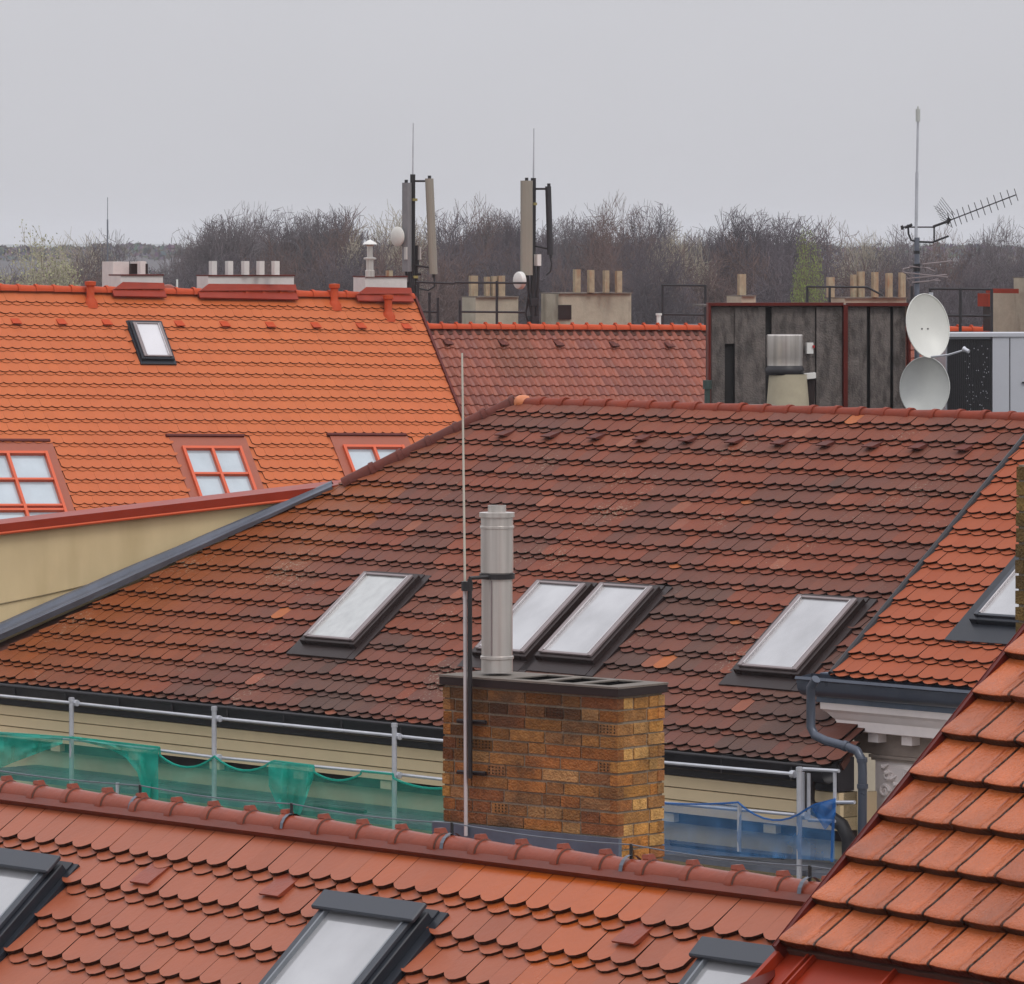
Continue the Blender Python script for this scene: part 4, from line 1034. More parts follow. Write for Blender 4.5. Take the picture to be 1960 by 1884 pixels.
stp = thing('dormer', 'small beige dormer with a red metal roof near the right photo edge', 'dormer', P(1920, 620, 106))
w = MB(); farbox(w, 1905, 1950, 562, 650, 107.6, 1); w.build('wall', M_concrete, stp)
w = MB(); farbox(w, 1896, 1950, 553, 562, 107, 1.2); farbox(w, 1874, 1896, 562, 587, 107, .4); w.build('roof', M_redmetal, stp)
w = MB(); farbox(w, 1884, 1900, 587, 634, 107.0, .3); w.build('downpipe', M_black, stp)
# railings
def railing(label, verts, horis, d=106., r=.022):
    t = thing('railing', label, 'railing', P(verts[0][0], 640, d), 'grey roof railings')
    for (u, vt) in verts:
        w = MB(); w.tube(P(u, 650, d), P(u, vt, d), r * 1.3, n=6); w.build('post', M_gutter, t)
    for (u0, v0_, u1, v1_) in horis:
        w = MB(); w.tube(P(u0, v0_, d), P(u1, v1_, d), r, n=6); w.build('rail', M_gutter, t)
railing('grey tube railing in front of the pale stack between the phone masts', ((838, 570), (951, 538), (880, 575)), ((870, 541, 1008, 542), (880, 597, 1005, 598)))
railing('grey tube railing right beside the left phone mast', ((822, 560), (800, 540)), ((795, 540, 870, 543), (795, 596, 838, 598)))
railing('dark railing frame right of the wide beige stack', ((1268, 545), (1350, 546)), ((1266, 546, 1352, 547), (1266, 602, 1352, 603)))
railing('dark railing behind the top of the dark panels', ((1588, 548), (1545, 548), (1745, 548)), ((1545, 549, 1660, 550), (1660, 550, 1690, 566)))
railing('dark railing right of the two satellite dishes', ((1838, 552), (1898, 553), (1780, 552)), ((1780, 553, 1898, 554), (1780, 604, 1898, 605)), r=.025)
cw = thing('vent_pipe', 'small white vent pipe rising behind the pantile ridge', 'vent pipe', P(1261, 630, 105))
w = MB(); w.tube(P(1261, 640, 105), P(1261, 604, 105), .045, n=10); w.tube(P(1261, 604, 105), P(1261, 600, 105), .065, n=10); w.build('pipe', M_white, cw)
for (u, v, d_, lb) in ((321, 550, 101, 'pale round ventilator on the far side of the orange ridge'),):
    t = thing('ventilator', lb, 'ventilator', P(u, 560, d_)); w = MB(); w.lathe(P(u, 562, d_), Zv, [(.16, 0), (.17, .06), (.14, .13), (.07, .17), (0, .18)], 14); w.build('dome', M_ridge, t, smooth=True)

# --- mobile phone masts
def mast(u, label, top_spike, pole_top, panels, extra):
    d = 106.5; t = thing('phone_mast', label, 'mast', P(u, 640, d), 'mobile phone masts on the roof')
    w = MB(); w.tube(P(u - 1, 660, d), P(u, pole_top, d), .055, n=12); w.build('pole', M_black, t, smooth=True)
    w = MB(); w.tube(P(u, pole_top, d), P(u + 1, top_spike, d), .018, .010, n=8); w.build('lightning_spike', M_galv, t)
    for (pu0, pu1, vt, vb_, lean, m_, yaw) in panels:
        w = MB(); ctrT = P((pu0 + pu1) / 2, vt, d - .15); ctrB = P((pu0 + pu1) / 2 + lean, vb_, d - .15)
        ww = (pu1 - pu0) / F * d; X = Vector((math.cos(yaw), math.sin(yaw), 0)); Y = Vector((-X.y, X.x, 0)); hw = ww / 2 if ww > .1 else .07; dp = .09 if ww > .1 else .02
        prf = [(-hw, 0), (-hw * .8, -dp), (-hw * .3, -dp * 1.25), (hw * .3, -dp * 1.25), (hw * .8, -dp), (hw, 0), (hw * .9, .05), (-hw * .9, .05)]
        vs = [ctrB + X * a + Y * b for a, b in prf] + [ctrT + X * a + Y * b for a, b in prf]; n = 8
        w.add(vs, [tuple(range(n)), tuple(range(2 * n - 1, n - 1, -1))] + [(i, (i + 1) % n, n + (i + 1) % n, n + i) for i in range(n)])
        po_ = w.build('panel_antenna', m_, t)
        w = MB(); w.tube(ctrT + Zv * .0, ctrT + Zv * .06, .035, n=8); w.build('end_fitting', M_gutter, po_); w = MB(); w.tube(ctrB, ctrB - Zv * .07, .03, n=8); w.build('end_fitting', M_gutter, po_)
        w = MB(); q = ctrT - Zv * .05 + Y * .05; w.tube(q, P(u, (470 - (q.z - H) / d * F), d), .022, n=6)
        q = ctrB + Zv * .12 + Y * .05; w.tube(q, P(u, (470 - (q.z - H) / d * F) - 6, d), .018, n=6); w.build('bracket', M_black, t)
    return t, d
PI = math.pi
m1, d1 = mast(790, 'left phone mast with two grey panels, a round dish and a thin spike', 236, 334,
              [(770, 785, 350, 520, 0, mat('panel_grey', srgb(118, 118, 120), .5), .9), (815, 829, 342, 525, 8, M_panelant, -.4)], None)
w = MB()
for (u0, v0_, u1, v1_, r) in ((784, 470, 784, 560, .04), (797, 470, 797, 590, .035), (776, 525, 806, 525, .03), (780, 540, 800, 640, .04)): w.tube(P(u0, v0_, d1 + .05), P(u1, v1_, d1 + .05), r, n=6)
w.build('cable', M_black, m1)
w = MB(); farbox(w, 773, 780, 473, 497, d1 - .3, .1); farbox(w, 800, 806, 473, 497, d1 - .2, .1); w.build('junction_box', M_steel, m1)
w = MB(); farbox(w, 784, 799, 380, 385, d1 - .1, .15); farbox(w, 786, 800, 528, 533, d1 - .1, .15); w.build('clamp', M_yellow, m1)
w = MB(); w.lathe(P(760, 453, d1 - .2), (-.75, -.66, 0), [(0, .045), (.10, .04), (.19, .015), (.205, 0), (.2, -.03), (.08, -.06), (0, -.06)], 20); w.build('dish', M_dish, m1, smooth=True)
w = MB(); w.path([P(831, 530, d1), P(832, 548, d1), P(820, 556, d1), P(800, 552, d1), P(793, 545, d1)], .018, 6); w.build('cable', M_black, m1)
w = MB(); farbox(w, 778, 802, 498, 512, d1 - .05, .2); w.build('cabinet', M_black, m1); w = MB(); farbox(w, 782, 800, 560, 610, d1 - .05, .25); w.build('cabinet', M_black, m1)
m2, d2 = mast(1021, 'right phone mast with a wide beige panel, a white drum dish and a spike', 246, 341,
              [(996, 1020, 346, 527, 0, M_panelant, .15), (1048, 1053, 357, 488, 4, M_gutter, 1.0)], None)
w = MB(); farbox(w, 1022, 1036, 487, 509, d2 - .2, .15); w.build('junction_box', M_white, m2)
w = MB(); farbox(w, 1017, 1028, 388, 393, d2 - .1, .12); w.build('clamp', M_yellow, m2)
w = MB(); w.lathe(P(993, 537, d2 - .3), (-.85, -.6, 0), [(0, .06), (.1, .055), (.165, .03), (.18, 0), (.18, -.06), (0, -.07)], 20); w.build('dish', M_white, m2, smooth=True)
w = MB(); w.path([P(1052, 488, d2), P(1056, 505, d2), P(1053, 520, d2), P(1045, 527, d2)], .018, 6); w.path([P(1010, 528, d2), P(1012, 570, d2), P(1020, 620, d2)], .03, 6)
w.path([P(1030, 509, d2), P(1029, 560, d2), P(1027, 630, d2)], .035, 6); w.path([P(1012, 560, d2), P(1006, 600, d2), P(1016, 640, d2)], .025, 6); w.build('cable', M_black, m2)
w = MB(); farbox(w, 1008, 1030, 570, 586, d2 - .1, .2); w.build('cabinet', M_gutter, m2); w = MB(); farbox(w, 1010, 1032, 605, 630, d2 - .1, .2); w.build('cabinet', M_gutter, m2)

# ================================================================= PLANT ENCLOSURE (dark boards, red frame)
XE = Vector((.985, .17, 0)).normalized(); YE = Vector((-XE.y, XE.x, 0)); dE = 70.
fE = Frame(P(1360, 584, dE), XE, -Zv); 
def ex(u, v, n=0): return fE.px(u, v, n)
pe = thing('plant_enclosure', 'enclosure of rough dark grey boards in a thin red metal frame', 'enclosure', fE.pt(1.3, 1.9, .0))
a1 = ex(1738, 590)[0]; hE = 1.75
sl_ = (.018)
w = MB()
segs = [(1364, 1389), (1408, 1466), (1479, 1562), (1564, 1613), (1624, 1660), (1668, 1706), (1712, 1736)]
for i, (u0, u1) in enumerate(segs):
    n_ = -.03 if i in (1, 4, 3) else -.06
    w.boxf(fE, ex(u0, 600)[0], ex(u1, 600)[0], .03, hE, n_ - .04, n_)
w.boxf(fE, ex(1389, 600)[0], ex(1408, 600)[0], .03, .52, -.10, -.06)
pb_ = w.build('board', M_board, pe)
w = MB(); w.boxf(fE, .02, a1, .03, hE, -.4, -.12); w.build('back_board', mat('dark_back', srgb(40, 38, 38), .9), pe)
w = MB(); w.boxf(fE, -.035, .0, -.03, hE, -.1, .03); q = ex(1618, 600)[0]; w.boxf(fE, q - .028, q + .028, .0, hE, -.1, .03); w.boxf(fE, a1, a1 + .03, .0, hE, -.1, .03)
w.boxf(fE, .001, q - .03, -.03, .012, -.1, .032); w.boxf(fE, q + .03, a1 - .001, -.025, .02, -.1, .032); w.build('frame', M_redtrim, pe)
w = MB(); w.boxf(fE, .0, a1, .0, .028, -1.2, -.102); w.build('top_sheet', M_board, pe)
# duct
du = thing('exhaust_duct', 'stainless square-topped exhaust duct on a beige drum before the dark boards', 'duct', P(1505, 780, dE - 1))
w = MB(); dd = dE - .9; w.lathe(P(1502, 700, dd), Zv, [(.235, 0), (.235, .1), (.24, .11), (.24, .40), (.23, .41), (.0, .41)], 28); w.build('hood', M_steel, du, smooth=True)
w = MB(); w.lathe(P(1502, 718, dd), Zv, [(.24, 0), (.26, .03), (.26, .08), (.235, .12)], 28); w.build('collar', M_gutter, du, smooth=True)
w = MB(); w.lathe(P(1508, 880, dd), Zv, [(.31, 0), (.29, .55), (.28, .75), (.25, 1.11), (.25, 1.13)], 28); w.build('drum', mat('beige_drum', srgb(165, 155, 132), .6, var=.15, scale=3), du, smooth=True)
w = MB(); q0 = P(1545, 718, dd + .1); w.prism([P(1540, 716, dd), P(1562, 714, dd), P(1562, 724, dd), P(1545, 726, dd)], Vector((0, .3, 0))); w.build('elbow', M_white, du)
w = MB(); w.prism([P(1541, 727, dd + .1), P(1561, 726, dd + .1), P(1558, 790, dd + .1), P(1551, 790, dd + .1)], Vector((0, .2, 0))); w.build('side_duct', M_frame, du)
tb = thing('control_box', 'small white control box with a red button beside the exhaust duct', 'control box', P(1549, 668, dE))
w = MB(); w.boxf(fE, ex(1543, 655)[0], ex(1555, 655)[0], ex(1549, 656)[1], ex(1549, 677)[1], -.028, .06); w.build('case', M_white, tb)
w = MB(); w.boxf(fE, ex(1553, 655)[0], ex(1557, 655)[0], ex(1549, 661)[1], ex(1549, 666)[1], .061, .08); w.build('button', mat('red_button', srgb(170, 40, 40), .4), tb)
lst = thing('stone_slab', 'low weathered stone slab in front of the dark boards behind the ridge', 'slab', P(1440, 780, 66)); w = MB(); w.obox(P(1362, 822, 66), XE, .85, .5, .30); w.build('slab', M_concdark, lst, bevel=.01)
w = MB(); w.tube(P(1354, 745, 69), P(1354, 728, 69), .06, n=10)
gp = thing('drain_pipe', 'dark green pipe stub beside the left edge of the dark boards', 'pipe', P(1354, 745, 69)); w.tube(P(1354, 800, 69), P(1354, 745, 69), .04, n=10); w.build('pipe', mat('dark_green', srgb(48, 62, 58), .5), gp)
rf_ = thing('flat_roofed_building', 'low flat roof carrying the dark boards, dishes and air unit', 'building', P(1650, 840, 72))
w = MB(); q = P(1330, 875, 66); w.obox(Vector((q.x, q.y, 1)), XE, 6.5, 14, q.z - 1.05); w.build('wall', M_plain, rf_)
w = MB(); w.obox(Vector((q.x - .1, q.y - .1, q.z - .045)), XE, 6.7, 14.2, .045); w.build('roof', M_roofgrey, rf_)

# --- satellite dishes
def dish(label, u, v, wpx, hpx, d, m_, face, arm=True, marks=True):
    t = thing('satellite_dish', label, 'satellite dish', P(u, v + hpx * .5 + 6, d), 'satellite dishes beside the dark boards')
    s_ = d / F; N_ = Vector(face).normalized(); ry = hpx / 2 * s_ / math.sqrt(1 - N_.z ** 2); 
    Xd = Zv.cross(N_).normalized(); Yd = N_.cross(Xd).normalized(); rx = wpx / 2 * s_ / max(.3, abs(Xd.x))
    c_ = P(u, v, d); n = 40; rings = 9; w = MB(); vs = []
    for k in range(rings + 1):
        f_ = k / rings
        for i in range(n):
            t_ = 2 * PI * i / n; vs.append(c_ + Xd * math.cos(t_) * rx * f_ + Yd * math.sin(t_) * ry * f_ + N_ * (.10 * f_ * f_ - .10))
    for k in range(rings, -1, -1):
        f_ = k / rings
        for i in range(n):
            t_ = 2 * PI * i / n; vs.append(c_ + Xd * math.cos(t_) * rx * f_ * (1.012) + Yd * math.sin(t_) * ry * f_ * 1.012 + N_ * (.10 * f_ * f_ - .10 - .012))
    m = 2 * (rings + 1)
    w.add(vs, [(i * n + j, i * n + (j + 1) % n, (i + 1) * n + (j + 1) % n, (i + 1) * n + j) for i in range(m - 1) for j in range(n)])
    do = w.build('reflector', m_, t, smooth=True)
    rim = MB(); pts = [c_ + Xd * math.cos(2 * PI * i / n) * rx * 1.0 + Yd * math.sin(2 * PI * i / n) * ry for i in range(n + 1)]; rim.path(pts, .008, 6); rim.build('rim', m_, do, smooth=True)
    back = MB(); back.obox(c_ - N_ * .16 - Vector((.08, 0, .1)), (1, 0, 0), .16, .06, .2); back.tube(c_ - N_ * .16, c_ - N_ * .3 - Zv * .0, .03, n=8); back.build('mount', M_galv, t)
    if marks:
        mk = MB()
        for dx in (-.04, .05): q = c_ + Xd * dx + Yd * -.02 - N_ * .096; mk.tube(q, q + N_ * .006, .011, n=8)
        mk.build('bolt', M_gutter, do)
    if arm:
        a0 = c_ - Yd * ry * .97; a1_ = a0 + Vector((.42, -.35, .10)); w = MB(); w.path([a0, a0.lerp(a1_, .5) - Zv * .02, a1_], .014, 8); w.path([a0 + Xd * .2 + Yd * .02, a1_], .007, 6); w.build('arm', M_galv, t)
        w = MB(); w.lathe(a1_, (a0 - a1_ + Zv * .3), [(.0, -.06), (.025, -.06), (.028, 0), (.04, .03), (.0, .04)], 12); w.build('receiver', M_galv, t, smooth=True)
    return t, c_
dish('upper tilted white satellite dish with a feed arm to the right', 1776, 624, 84, 122, 69, M_dish, (.42, -.9, .22))
dish('lower grey satellite dish half hidden by the ridge tiles', 1770, 742, 94, 116, 69.4, M_dishgrey, (-.12, -.97, .2), arm=False, marks=False)
sp = thing('dish_mast', 'short steel post carrying the two satellite dishes', 'post', P(1780, 815, 69.9)); w = MB(); w.tube(P(1782, 815, 70.1), P(1782, 560, 70.1), .03, n=10); w.build('pole', M_galv, sp, smooth=True)
# --- air handling unit
au = thing('air_conditioning_unit', 'large grey air handling unit with a black coil face at the right edge', 'air conditioner', P(1900, 800, 70))
fA = Frame(P(1812, 641, 70), Vector((.99, .12, 0)), -Zv)
def ax(u, v): return fA.px(u, v)
aa = ax(1900, 700)[0]; ab = ax(1990, 700)[0]
w = MB(); w.boxf(fA, aa, ab + 1, .03, 1.4, -1, .0); w.boxf(fA, 0.0, ab + 1, -.02, .028, -1, .02); w.boxf(fA, 0, aa - .002, .03, 1.4, -1, -.06); w.build('housing', M_unit, au)
w = MB(); w.boxf(fA, .02, aa - .01, .06, 1.25, -.058, -.03); co = w.build('coil', M_coil, au)
w = MB(); x = .05
while x < aa - .03: w.boxf(fA, x, x + .006, .07, 1.24, -.029, -.02); x += .028
w.build('fin', mat('coil_fin', srgb(34, 33, 38), .5, var=.4, scale=25), co)
w = MB()
for i in range(60): x = ru(.25, aa - .04) ; y = ru(.12, 1.2); w.boxf(fA, x, x + ru(.004, .012), y, y + ru(.006, .014), -.019, -.016)
w.build('dust_fleck', M_unit, co)['kind'] = 'stuff'
q = ax(1932, 700)[0]; w = MB(); w.boxf(fA, q, q + .012, .04, 1.38, .001, .004); w.build('panel_joint', M_gutter, au)
w = MB(); q = ax(1956, 731); w.boxf(fA, q[0], q[0] + .1, q[1], q[1] + .02, .005, .03); w.build('handle', M_black, au)

# --- television aerial mast
tv = thing('television_aerial', 'tall thin aerial mast with comb-shaped antennas behind the white dish', 'aerial', P(1755, 640, 72))
dT = 71.5
T = lambda u, v, k=0: P(u, v, dT + k)
w = MB(); w.tube(T(1755, 820), T(1755, 455), .036, n=10); w.build('lower_pole', M_zinc, tv, smooth=True)
w = MB(); w.tube(T(1753, 480), T(1755, 330), .022, n=8); w.tube(T(1755, 330), T(1757, 232), .016, n=8); w.build('upper_pole', M_galv, tv, smooth=True)
w = MB(); w.tube(T(1757, 233), T(1757, 209), .032, n=10); w.tube(T(1757, 209), T(1757, 204), .012, n=8); w.build('top_antenna', M_dishgrey, tv)
w = MB(); w.path([T(1738, 430), T(1739, 448), T(1744, 460), T(1756, 463), T(1785, 464), T(1800, 458), T(1816, 452)], .014, 6); w.tube(T(1732, 436), T(1746, 430), .02, n=6); w.tube(T(1726, 432), T(1728, 440), .02, n=6)
w.tube(T(1788, 462), T(1788, 436), .012, n=6); w.tube(T(1726, 435), T(1790, 435), .010, n=6); w.build('crossarm', M_gutter, tv)
w = MB(); w.tube(T(1786, 434), T(1814, 424), .018, n=6); w.tube(T(1810, 425), T(1945, 373, .4), .009, n=6); w.tube(T(1812, 428), T(1818, 418), .03, n=8); w.build('boom', M_gutter, tv)
w = MB(); b0 = T(1818, 422); b1 = T(1945, 373, .4)
for i in range(12):
    t = (i / 11) ** 1.15; c_ = b0.lerp(b1, t); L_ = .15 if i < 11 else .12; dv = Vector((.05, .12, -.12)).normalized()
    w.tube(c_ - dv * L_, c_ + dv * L_, .0055, n=5)
w.build('element', M_gutter, tv)
w = MB()
c_ = T(1803, 414); dv = Vector((.08, .1, -.14)).normalized(); ux = Vector((.16, .05, .07)).normalized()
for i in range(6): w.tube(c_ + ux * .02 * i - dv * .16 - Vector((.03, 0, -.02 * i)), c_ + ux * .02 * i + dv * .16 - Vector((-.03, 0, -.02 * i)), .004, n=4)
for i in range(7): q = c_ - dv * .15 + dv * .05 * i; w.tube(q - Vector((.06, 0, -.03)), q + Vector((.07, 0, -.03)), .004, n=4)
w.build('reflector', M_gutter, tv)
w = MB()
for (p, q) in (((1765, 506), (1822, 500)), ((1730, 522), (1814, 531)), ((1735, 534), (1812, 526)), ((1728, 520), (1760, 540)), ((1745, 541), (1800, 537)), ((1740, 510), (1780, 514)), ((1762, 495), (1772, 517)), ((1728, 515), (1750, 512))):
    w.tube(T(*p, -.15), T(*q, .1), .010, n=6)
w.path([T(1732, 524), T(1728, 518), T(1740, 512), T(1755, 510), T(1775, 514), T(1790, 520)], .009, 6)
w.path([T(1734, 530), T(1748, 540), T(1770, 541), T(1796, 534)], .009, 6); w.build('dipole_loop', M_sash, tv, smooth=True)
w = MB(); w.tube(T(1755, 505), T(1755, 520), .05, n=8); w.tube(T(1755, 480), T(1755, 486), .045, n=8); w.tube(T(1755, 538), T(1755, 543), .045, n=8); w.build('clamp', M_gutter, tv)

# far thin radio mast and lamp pole
t = thing('radio_mast', 'very thin distant radio mast above the left treetops', 'mast', P(206, 560, 330)); w = MB(); w.tube(P(206, 620, 330), P(206, 420, 330), .05, n=5); w.tube(P(206, 420, 330), P(206, 378, 330), .022, n=5); w.build('pole', M_zinc, t)
t = thing('lamp_pole', 'faint pale pole before the trees, between the first two white chimneys', 'pole', P(339, 560, 200)); w = MB(); w.tube(P(339, 620, 200), P(339, 535, 200), .04, n=6); w.build('pole', M_white, t)

# ================================================================= TREES
def bark(name, c): return mat(name, c, .95, var=.25, scale=.8)
B_dark = bark('bark_dark', srgb(86, 76, 81)); B_grey = bark('bark_grey', srgb(102, 93, 95)); B_brown = bark('bark_brown', srgb(104, 82, 76)); B_pale = bark('bark_pale', srgb(160, 150, 132))
L_green = mat('young_leaves', srgb(128, 142, 66), .8, var=.3, scale=1); L_blos = mat('pale_buds', srgb(150, 148, 112), .8, var=.3, scale=1)
def tree_meshes(seed, h, spread, dens=1., leafy=None):
    mlev = 6 if dens >= 1 else 5
    R = random.Random(seed); cz_ = h * .66; rz_ = h * .345; rx_ = h * (.13 + .15 * spread); trunk = MB(); crown = MB(); leaves = MB()
    def seg(mb, p, q, r0, r1, n=3):
        mb.tube(p, q, r0, r1, n=n, cap=False)
    def grow(p, d, L_, r, lev):
        if lev >= 2 and ((p.x / rx_) ** 2 + (p.y / rx_) ** 2 + ((p.z - cz_) / rz_) ** 2) > R.uniform(.75, 1.1): return
        steps = 3 if lev < 3 else 2; q = p
        pts = [p]
        for i in range(steps):
            d = (d + Vector((R.gauss(0, .13), R.gauss(0, .13), R.gauss(.03, .09)))).normalized()
            nq = q + d * (L_ / steps)
            if lev >= 1 and (nq.x / rx_) ** 2 + (nq.y / rx_) ** 2 + ((nq.z - cz_) / rz_) ** 2 > 1.12: return
            a = r * (1 - .45 * i / steps); b = r * (1 - .45 * (i + 1) / steps)
            seg(trunk if lev < 2 else crown, q, nq, max(a, .022), max(b, .014), 5 if lev < 2 else 3); q = nq; pts.append(q)
            if lev >= 1 and lev < mlev:
                for _ in range(2 if lev < 3 else (2 if R.random() < .8 * dens else 1)):
                    ax_ = d.orthogonal().normalized(); ax_.rotate(Matrix.Rotation(R.uniform(0, 2 * PI), 3, d))
                    nd = (d * R.uniform(.55, 1.0) + ax_ * R.uniform(.55, 1.1) + Vector((0, 0, .12))).normalized()
                    grow(q, nd, L_ * R.uniform(.5, .78), b * .62, lev + 1)
            if leafy and lev >= 3:
                for _ in range(leafy):
                    c_ = q + Vector((R.gauss(0, .25), R.gauss(0, .25), R.gauss(0, .2))); s_ = R.uniform(.05, .1); a_ = Vector((R.gauss(0, 1), R.gauss(0, 1), R.gauss(0, 1))).normalized() * s_; b_ = a_.orthogonal().normalized() * s_
                    leaves.add([c_ - a_, c_ + b_, c_ + a_, c_ - b_], [(0, 1, 2, 3)])
        if lev < 5 and lev >= 1:
            grow(q, d, L_ * .66, b, lev + 1)
    # trunk
    p = Vector((0, 0, 0)); r = h * .016; hz = h * R.uniform(.34, .45); q = p
    for i in range(4):
        nq = q + Vector((R.gauss(0, .12), R.gauss(0, .12), hz / 4)); trunk.tube(q, nq, r * (1 - .12 * i), r * (1 - .12 * (i + 1)), n=7, cap=False); q = nq
    n = R.randint(5, 7)
    for i in range(n):
        an = 2 * PI * (i + R.random() * .6) / n; up = R.uniform(.55, 1.5)
        d = Vector((math.cos(an) * spread, math.sin(an) * spread, up)).normalized()
        grow(q - Vector((0, 0, R.uniform(0, hz * .25))), d, h * R.uniform(.24, .33), r * .42, 1)
    grow(q, Vector((R.gauss(0, .1), R.gauss(0, .1), 1)).normalized(), h * .32, r * .5, 1)
    mx = sorted(v[2] for v in crown.v)[int(len(crown.v) * .985)]
    for mb in (trunk, crown, leaves):
        mb.v = [(x * .9, y * .9, z * h / mx) for (x, y, z) in mb.v]
    return trunk, crown, leaves
protos = []
specs = [(1, 24, .75, 1., B_dark, B_dark, None), (2, 24, .6, 1., B_dark, B_grey, None), (3, 24, .9, 1., B_grey, B_grey, None), (4, 24, .7, 1.1, B_brown, B_brown, None), (5, 24, .55, 1., B_dark, B_dark, None), (6, 24, .8, .95, B_pale, B_pale, None), (7, 24, .85, .8, B_grey, B_pale, 2), (8, 24, .35, .7, B_brown, B_brown, 3)]
for (sd, h_, spd, dn, mt, mc, lf) in specs:
    tr, cr, lv = tree_meshes(sd, h_, spd, dn, lf)
    e = bpy.data.objects.new('bare_tree' if not lf else 'budding_tree', None); COL.objects.link(e)
    a_ = tr.build('trunk', mt, e); b_ = cr.build('crown', mc, e)
    kids = [a_, b_]
    if lf: kids.append(lv.build('leaves', L_blos if sd == 7 else L_green, e))
    print('tree', sd, len(tr.f), len(cr.f), len(lv.f))
    protos.append([e, kids, False])
def place_tree(pi, u, vtop, d, label, group, rz=None, sx=1.):
    e, kids, used = protos[pi]
    if used:
        e2 = e.copy(); COL.objects.link(e2)
        for k_ in kids: c_ = k_.copy(); COL.objects.link(c_); c_.parent = e2
        e = e2
    protos[pi][2] = True
    q = P(u, vtop + 40, d); hgt = q.z; s_ = hgt / 24
    e.location = (q.x, q.y, 0); e.scale = (s_ * sx, s_ * sx, s_); e.rotation_euler = (0, 0, ru(0, 6.28) if rz is None else rz)
    tag(e, label, 'tree', group); return e
marks = [(150, 436, 5, 'bare pale tree with a forked crown above the white ventilation box'), (205, 448, 2, 'bare grey tree just right of the forked pale one, far left'),
 (390, 428, 2, 'bare tree at the left edge of the tall wood, left of the white pots'), (432, 408, 1, 'tall bare tree over the first of the five white pots'), (480, 398, 2, 'tall grey bare tree over the middle of the five white pots'),
 (545, 396, 0, 'dark broad bare tree just right of the five white pots'), (600, 398, 1, 'dark bare tree over the orange vent pipe beside the five pots'), (645, 402, 4, 'dark upright bare tree left of the slim stainless flue'),
 (690, 424, 3, 'lower brown bare tree straight behind the slim stainless flue'), (752, 390, 5, 'pale bare tree left of the left phone mast'), (855, 398, 0, 'dark bare tree right of the left phone mast'), (905, 402, 3, 'brown bare tree midway between the phone masts'),
 (950, 396, 1, 'bare tree over the pots of the railed stack between the masts'), (1000, 408, 4, 'bare tree hidden partly by the wide beige panel of the right mast'), (1085, 408, 1, 'bare tree just right of the right phone mast'), (1135, 402, 2, 'bare tree over the pots of the wide beige stack'),
 (1190, 400, 3, 'bare tree over the right end of the wide beige stack'), (1248, 384, 0, 'tallest dark bare tree, over the small white vent pipe'), (1300, 428, 5, 'low pale bare tree in the gap right of the tallest tree'), (1352, 428, 1, 'bare tree over the left corner of the dark boards'),
 (1410, 402, 4, 'dark bare tree above the single tall pot'), (1462, 400, 0, 'dark dense bare tree right of the single tall pot'), (1525, 408, 0, 'dark dense bare tree above the stainless duct'), (1600, 438, 3, 'reddish brown bare tree right of the green bush-like tree'),
 (1660, 436, 5, 'pale brown bare tree over the long row of pots'), (1712, 440, 2, 'bare grey tree left of the aerial mast'), (1820, 452, 3, 'low brown bare tree under the comb-shaped aerial'), (1880, 448, 4, 'bare tree below the tip of the comb-shaped aerial'), (1925, 424, 2, 'thin grey bare tree at the right edge of the photo')]
for (u, v, pi, lb) in marks:
    place_tree(pi, u, v, ru(375, 400), lb, 'bare trees at the front of the wood', sx=ru(.68, .95))
place_tree(6, 45, 462, 330, 'pale green budding tree at the far left edge', 'budding trees', sx=.9)
place_tree(7, 1547, 452, 330, 'small yellow-green leafing tree among the dark trees', 'budding trees', sx=.35)
def prof_v(u):
    best = 470
    if 230 < u < 350 or u < 110: return 466 + ru(0, 8)
    for (mu, mv, _, _) in marks:
        best = min(best, mv + abs(u - mu) * .45)
    return best + 10
for i in range(46):
    u = -30 + i * 44 + ru(-12, 12); v = prof_v(u) + ru(12, 42)
    place_tree(random.choice((0, 1, 2, 3, 4, 3)), u, v, ru(415, 470), 'bare tree deep in the wood behind the front row of trees', 'bare trees deep in the wood', sx=ru(.65, .9))
for i in range(30):
    u = -30 + i * 68 + ru(-12, 12); v = prof_v(u) + ru(34, 60)
    place_tree(random.choice((0, 3, 4)), u, v, ru(345, 365), 'low bare tree at the foot of the wood before the front row', 'low bare trees at the foot of the wood', sx=ru(.7, 1.))
# dense undergrowth and far wood mass
w = MB(); R = random.Random(5)
for i in range(60000):
    u = R.uniform(-60, 2020); d = R.uniform(400, 520); pv = 528 + 12 * math.sin(u * .013) + 10 * math.sin(u * .041 + 1) 
    if u < 370: pv += 14
    v = pv + abs(R.gauss(0, 1)) * 55 - R.random() * 25
    q = P(u, v, d); s_ = R.uniform(.08, .22); a_ = Vector((R.gauss(0, 1), R.gauss(0, .6), R.gauss(0, 1.2))).normalized(); b_ = a_.orthogonal().normalized() * s_ * R.uniform(.2, .7)
    w.add([q - a_ * s_, q + b_, q + a_ * s_, q - b_], [(0, 1, 2, 3)], [(*[c_ * R.uniform(.7, 1.3) for c_ in srgb(70, 64, 66)], 0)] * 4)
tag(w.build('undergrowth', mat('undergrowth', None, .95, vcol=True, var=.2, scale=.4)), 'dense dark brushwood filling the foot of the wood', 'undergrowth', kind='stuff')
w = MB()
